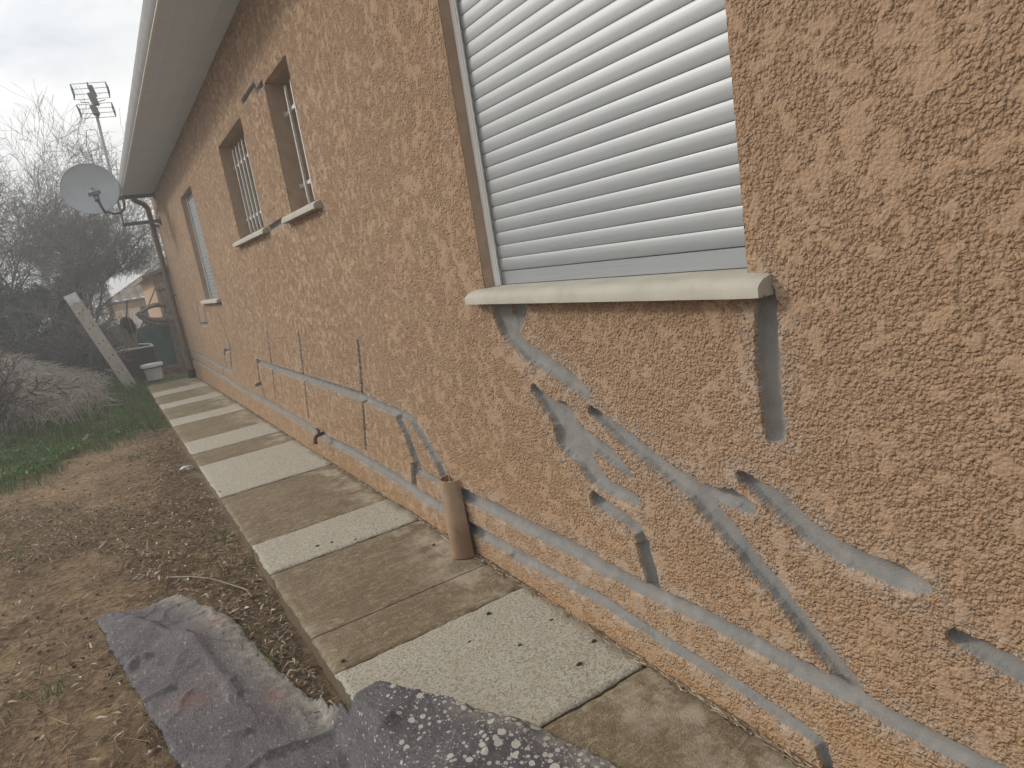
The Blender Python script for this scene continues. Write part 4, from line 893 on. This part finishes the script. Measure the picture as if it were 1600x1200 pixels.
# dry grass on the bank
dd=lambda x,y: np.exp(-((x+2.75)/.95)**2-((y-11.6)/1.9)**2)
x,y=scatter(26000,-5,-1.2,8.5,14,dd); n=len(x)
a=rng.uniform(0,6.28,n); h=rng.uniform(.10,.34,n); l=rng.uniform(.1,.35,n); z=gz(x,y)-.01
A=np.stack([x,y,z],-1);M_=np.stack([x+np.cos(a)*l*.4,y+np.sin(a)*l*.4,z+h],-1);B=np.stack([x+np.cos(a)*l,y+np.sin(a)*l,z+h*rng.uniform(.4,1.1,n)],-1)
link('dry_grass',segs_mesh('dry_grass',np.vstack([A,M_]),np.vstack([M_,B]),np.full(2*n,.0035),np.full(2*n,.002),island('dry_stalk',[(0,(.26,.23,.20)),(.5,(.44,.40,.35)),(1,(.60,.55,.49))]),3),kind='stuff')
# ivy-clad leaning stump and rolled netting under the ladder
tr=empty('old_stump',at(152,605,12.4),label='rough dark leaning stump under the ladder',cat='tree stump')
b=MB(); P=[at(160,615,12.4),at(155,585,12.4),at(150,558,12.4),at(146,530,12.4),at(143,512,12.4)]; b.tube(P,[.13,.115,.105,.09,.06],12); b.build('trunk',simple('dark_bark',(.05,.05,.04),(.11,.105,.085),.95,.1,sc=25,bump=.02,scale=(1,1,.3)),tr,smooth=True)
P=[grow(at(148+i*2,540+i*9,12.35),(random.gauss(0,1),-.3,random.gauss(.6,.5)),.22,.008,4,(4,4,3),.9,0,90+i,.7,3,.2) for i in range(6)]
A,B,RA,RB,LV=[np.concatenate([p[i] for p in P]) for i in range(5)]; link('twigs',segs_mesh('twigs',A,B,RA,RB,mBROWNTW,3),tr)
nr=empty('net_roll',at(178,600,12.7),label='loosely rolled dark green netting leaning beside the stump',cat='netting')
for i in range(9):
    b=MB(); k=i-4; b.tube([at(178+k*3.6,603,12.7+.03*(i%3)),at(170+k*2.6,565,12.7),at(160+k*2.0,530,12.65),at(155+k*2.2,513+abs(k),12.6)],[.022,.030,.026,.012],6); b.build('fold',mNET,nr,smooth=True)
# pollarded tree by the corner
YP=13.2; pt=empty('pollarded_tree',at(287,583,YP),label='pollarded pale tree trunk with two bent limbs beside the downpipe',cat='tree')
b=MB(); b.tube([at(289,585,YP),at(283,560,YP),at(277,535,YP),at(270,512,YP),at(268,498,YP),at(263,478,YP),at(256,458,YP),at(252,447,YP)],[.10,.085,.075,.075,.12,.075,.07,.055],12); b.build('trunk',mBARK,pt,smooth=True)
for L,r in(([(268,506),(252,507),(238,505),(228,502),(219,496),(212,491)],[.05,.042,.038,.03,.025,.012]),([(266,496),(252,500),(236,500),(224,495),(214,489)],[.06,.05,.045,.03,.012]),([(262,477),(250,476),(240,477),(230,481),(222,487),(214,489)],[.05,.045,.04,.035,.028,.012]),([(276,512),(281,509),(284,508)],[.05,.05,.045]),([(272,500),(279,497)],[.06,.05])):
    b=MB(); b.tube([at(*q,YP-.05*i) for i,q in enumerate(L)],r,9); b.build('limb',mBARK,pt,smooth=True)
for q,r in(((252,450),.085),((266,497),.13),((283,508),.06)):
    b=MB(); c=Vector(at(*q,YP)); n_=9; 
    b.tube([c+Vector((0,0,-r)),c+Vector((.01,0,-r*.5)),c,c+Vector((0,0,r*.6)),c+Vector((0,0,r))],[r*.45,r*.9,r,r*.75,r*.3],10); b.build('knuckle',mBARK,pt,smooth=True)
# stack of brown boards behind the corner
b=MB(); q=at(292,540,12.6); 
for i in range(3): b.box((q[0]-.09+i*.09,12.6+.02*i,-.3),(q[0]-.012+i*.09,12.64+.02*i,at(281,500,12.6)[2]+.05*i))
b.build('board_stack',simple('old_board',(.20,.13,.085),(.28,.19,.13),.85,.2,sc=6,scale=(1,1,.2)),label='brown boards standing upright behind the house corner',cat='boards')
# rubble of red leaves and bricks by the bucket
for i,(qx,qy) in enumerate(((262,577),(270,574),(268,581))):
    c=Vector(at(qx,qy,13.0)); b=MB(); b.obox(c,((1,.2*i,0),(-.2*i,1,0),(0,0,1)),(.10,.05,.035)); b.build('brick',simple('old_brick',(.22,.12,.085),(.30,.18,.13),.9,.2,sc=20,bump=.002),bevel=.006,label='old broken brick lying in the weeds behind the bucket',cat='brick',group='loose bricks behind the bucket')
# litter
def lump(name,c,r,mat,seed,lab,cat,group=None,sq=(1,1,1)):
    import bmesh
    bm=bmesh.new(); bmesh.ops.create_icosphere(bm,subdivisions=3,radius=1); rr=random.Random(seed); o3=rr.uniform(0,50)
    for v in bm.verts:
        k=1+.35*float(vnoise(np.array([v.co.x*1.6+o3]),np.array([v.co.y*1.6+v.co.z]),seed)[0]); v.co=Vector((v.co.x*sq[0],v.co.y*sq[1],v.co.z*sq[2]))*k*r+Vector(c)
    me=bpy.data.meshes.new(name); bm.to_mesh(me); bm.free(); me.materials.append(mat); me.polygons.foreach_set('use_smooth',[True]*len(me.polygons)); return link(name,me,label=lab,cat=cat,group=group)
c=gat(292,732,-.09); c[2]=float(gz(c[0],c[1]))+.012
lump('plastic_scrap',c,.05,mPLASTIC,3,'crumpled white plastic scrap lying against the path edge','litter',sq=(1.0,.7,.5))
b=MB(); P=[gat(137,680,-.03),gat(132,687,-.05),gat(130,693,-.08),gat(134,698,-.10)]; b.tube(P,[.012,.02,.016,.01],6); b.build('plastic_strip',mPLASTIC,label='curled white plastic strip on the soil near the grass',cat='litter',smooth=True)
b=MB(); P=[gat(p_[0],p_[1],-.075) for p_ in((262,902),(300,901),(330,904),(360,913),(385,921),(393,932))]; b.tube(P,[.003,.003,.0028,.0025,.002,.0015],5); b.build('twig',mDRY,label='long thin bent twig on the leaf litter above the blanket',cat='twig',smooth=True)
b=MB(); P=[gat(p_[0],p_[1],-.08) for p_ in((230,842),(231,856),(229,870))]; b.tube(P,[.003,.0035,.002],5); b.build('twig',mDRY,label='short pale twig pointing along the soil left of the path',cat='twig',smooth=True)
for i,p_ in enumerate(((734,1004),(764,959),(536,1033),(862,970),(928,1004),(678,851),(518,846),(496,852),(343,766),(276,603),(555,842),(905,1040),(812,1010))):
    c=gat(*p_,0); c[2]=slabz(c[1])+.005; f=.55+.45*((i*37)%10)/10
    lump('seed_pod',c,.0075*f,mOLIVE,10+i,'tiny dark seed pod or dropping lying on the path','seed pod','seed pods scattered on the path',(1.2,.8,.6))
b=MB(); P=[gat(690,838,0.0),gat(697,844,.0),gat(704,849,.0)]; P=[p_+np.array([0,0,.006]) for p_ in P]; b.tube(P,[.002,.0035,.001],5); b.build('straw_stalk',mDRY,label='pale dry stalk lying at the foot of the clay tile',cat='stalk',smooth=True)
# ---- added mist volume, stands in for veiling glare of the lens
b=MB(); b.box((-150,-70,-3.2),(150,160,12)); 
hm=bpy.data.materials.new('glare_veil'); hm.use_nodes=True; ht=hm.node_tree; ht.nodes.clear()
pv=ht.nodes.new('ShaderNodeVolumePrincipled'); pv.inputs['Color'].default_value=(.93,.96,1,1); pv.inputs['Density'].default_value=.0135; pv.inputs['Anisotropy'].default_value=.3
ho=ht.nodes.new('ShaderNodeOutputMaterial'); ht.links.new(pv.outputs[0],ho.inputs['Volume'])
b.build('glare_veil',hm,kind='stuff')
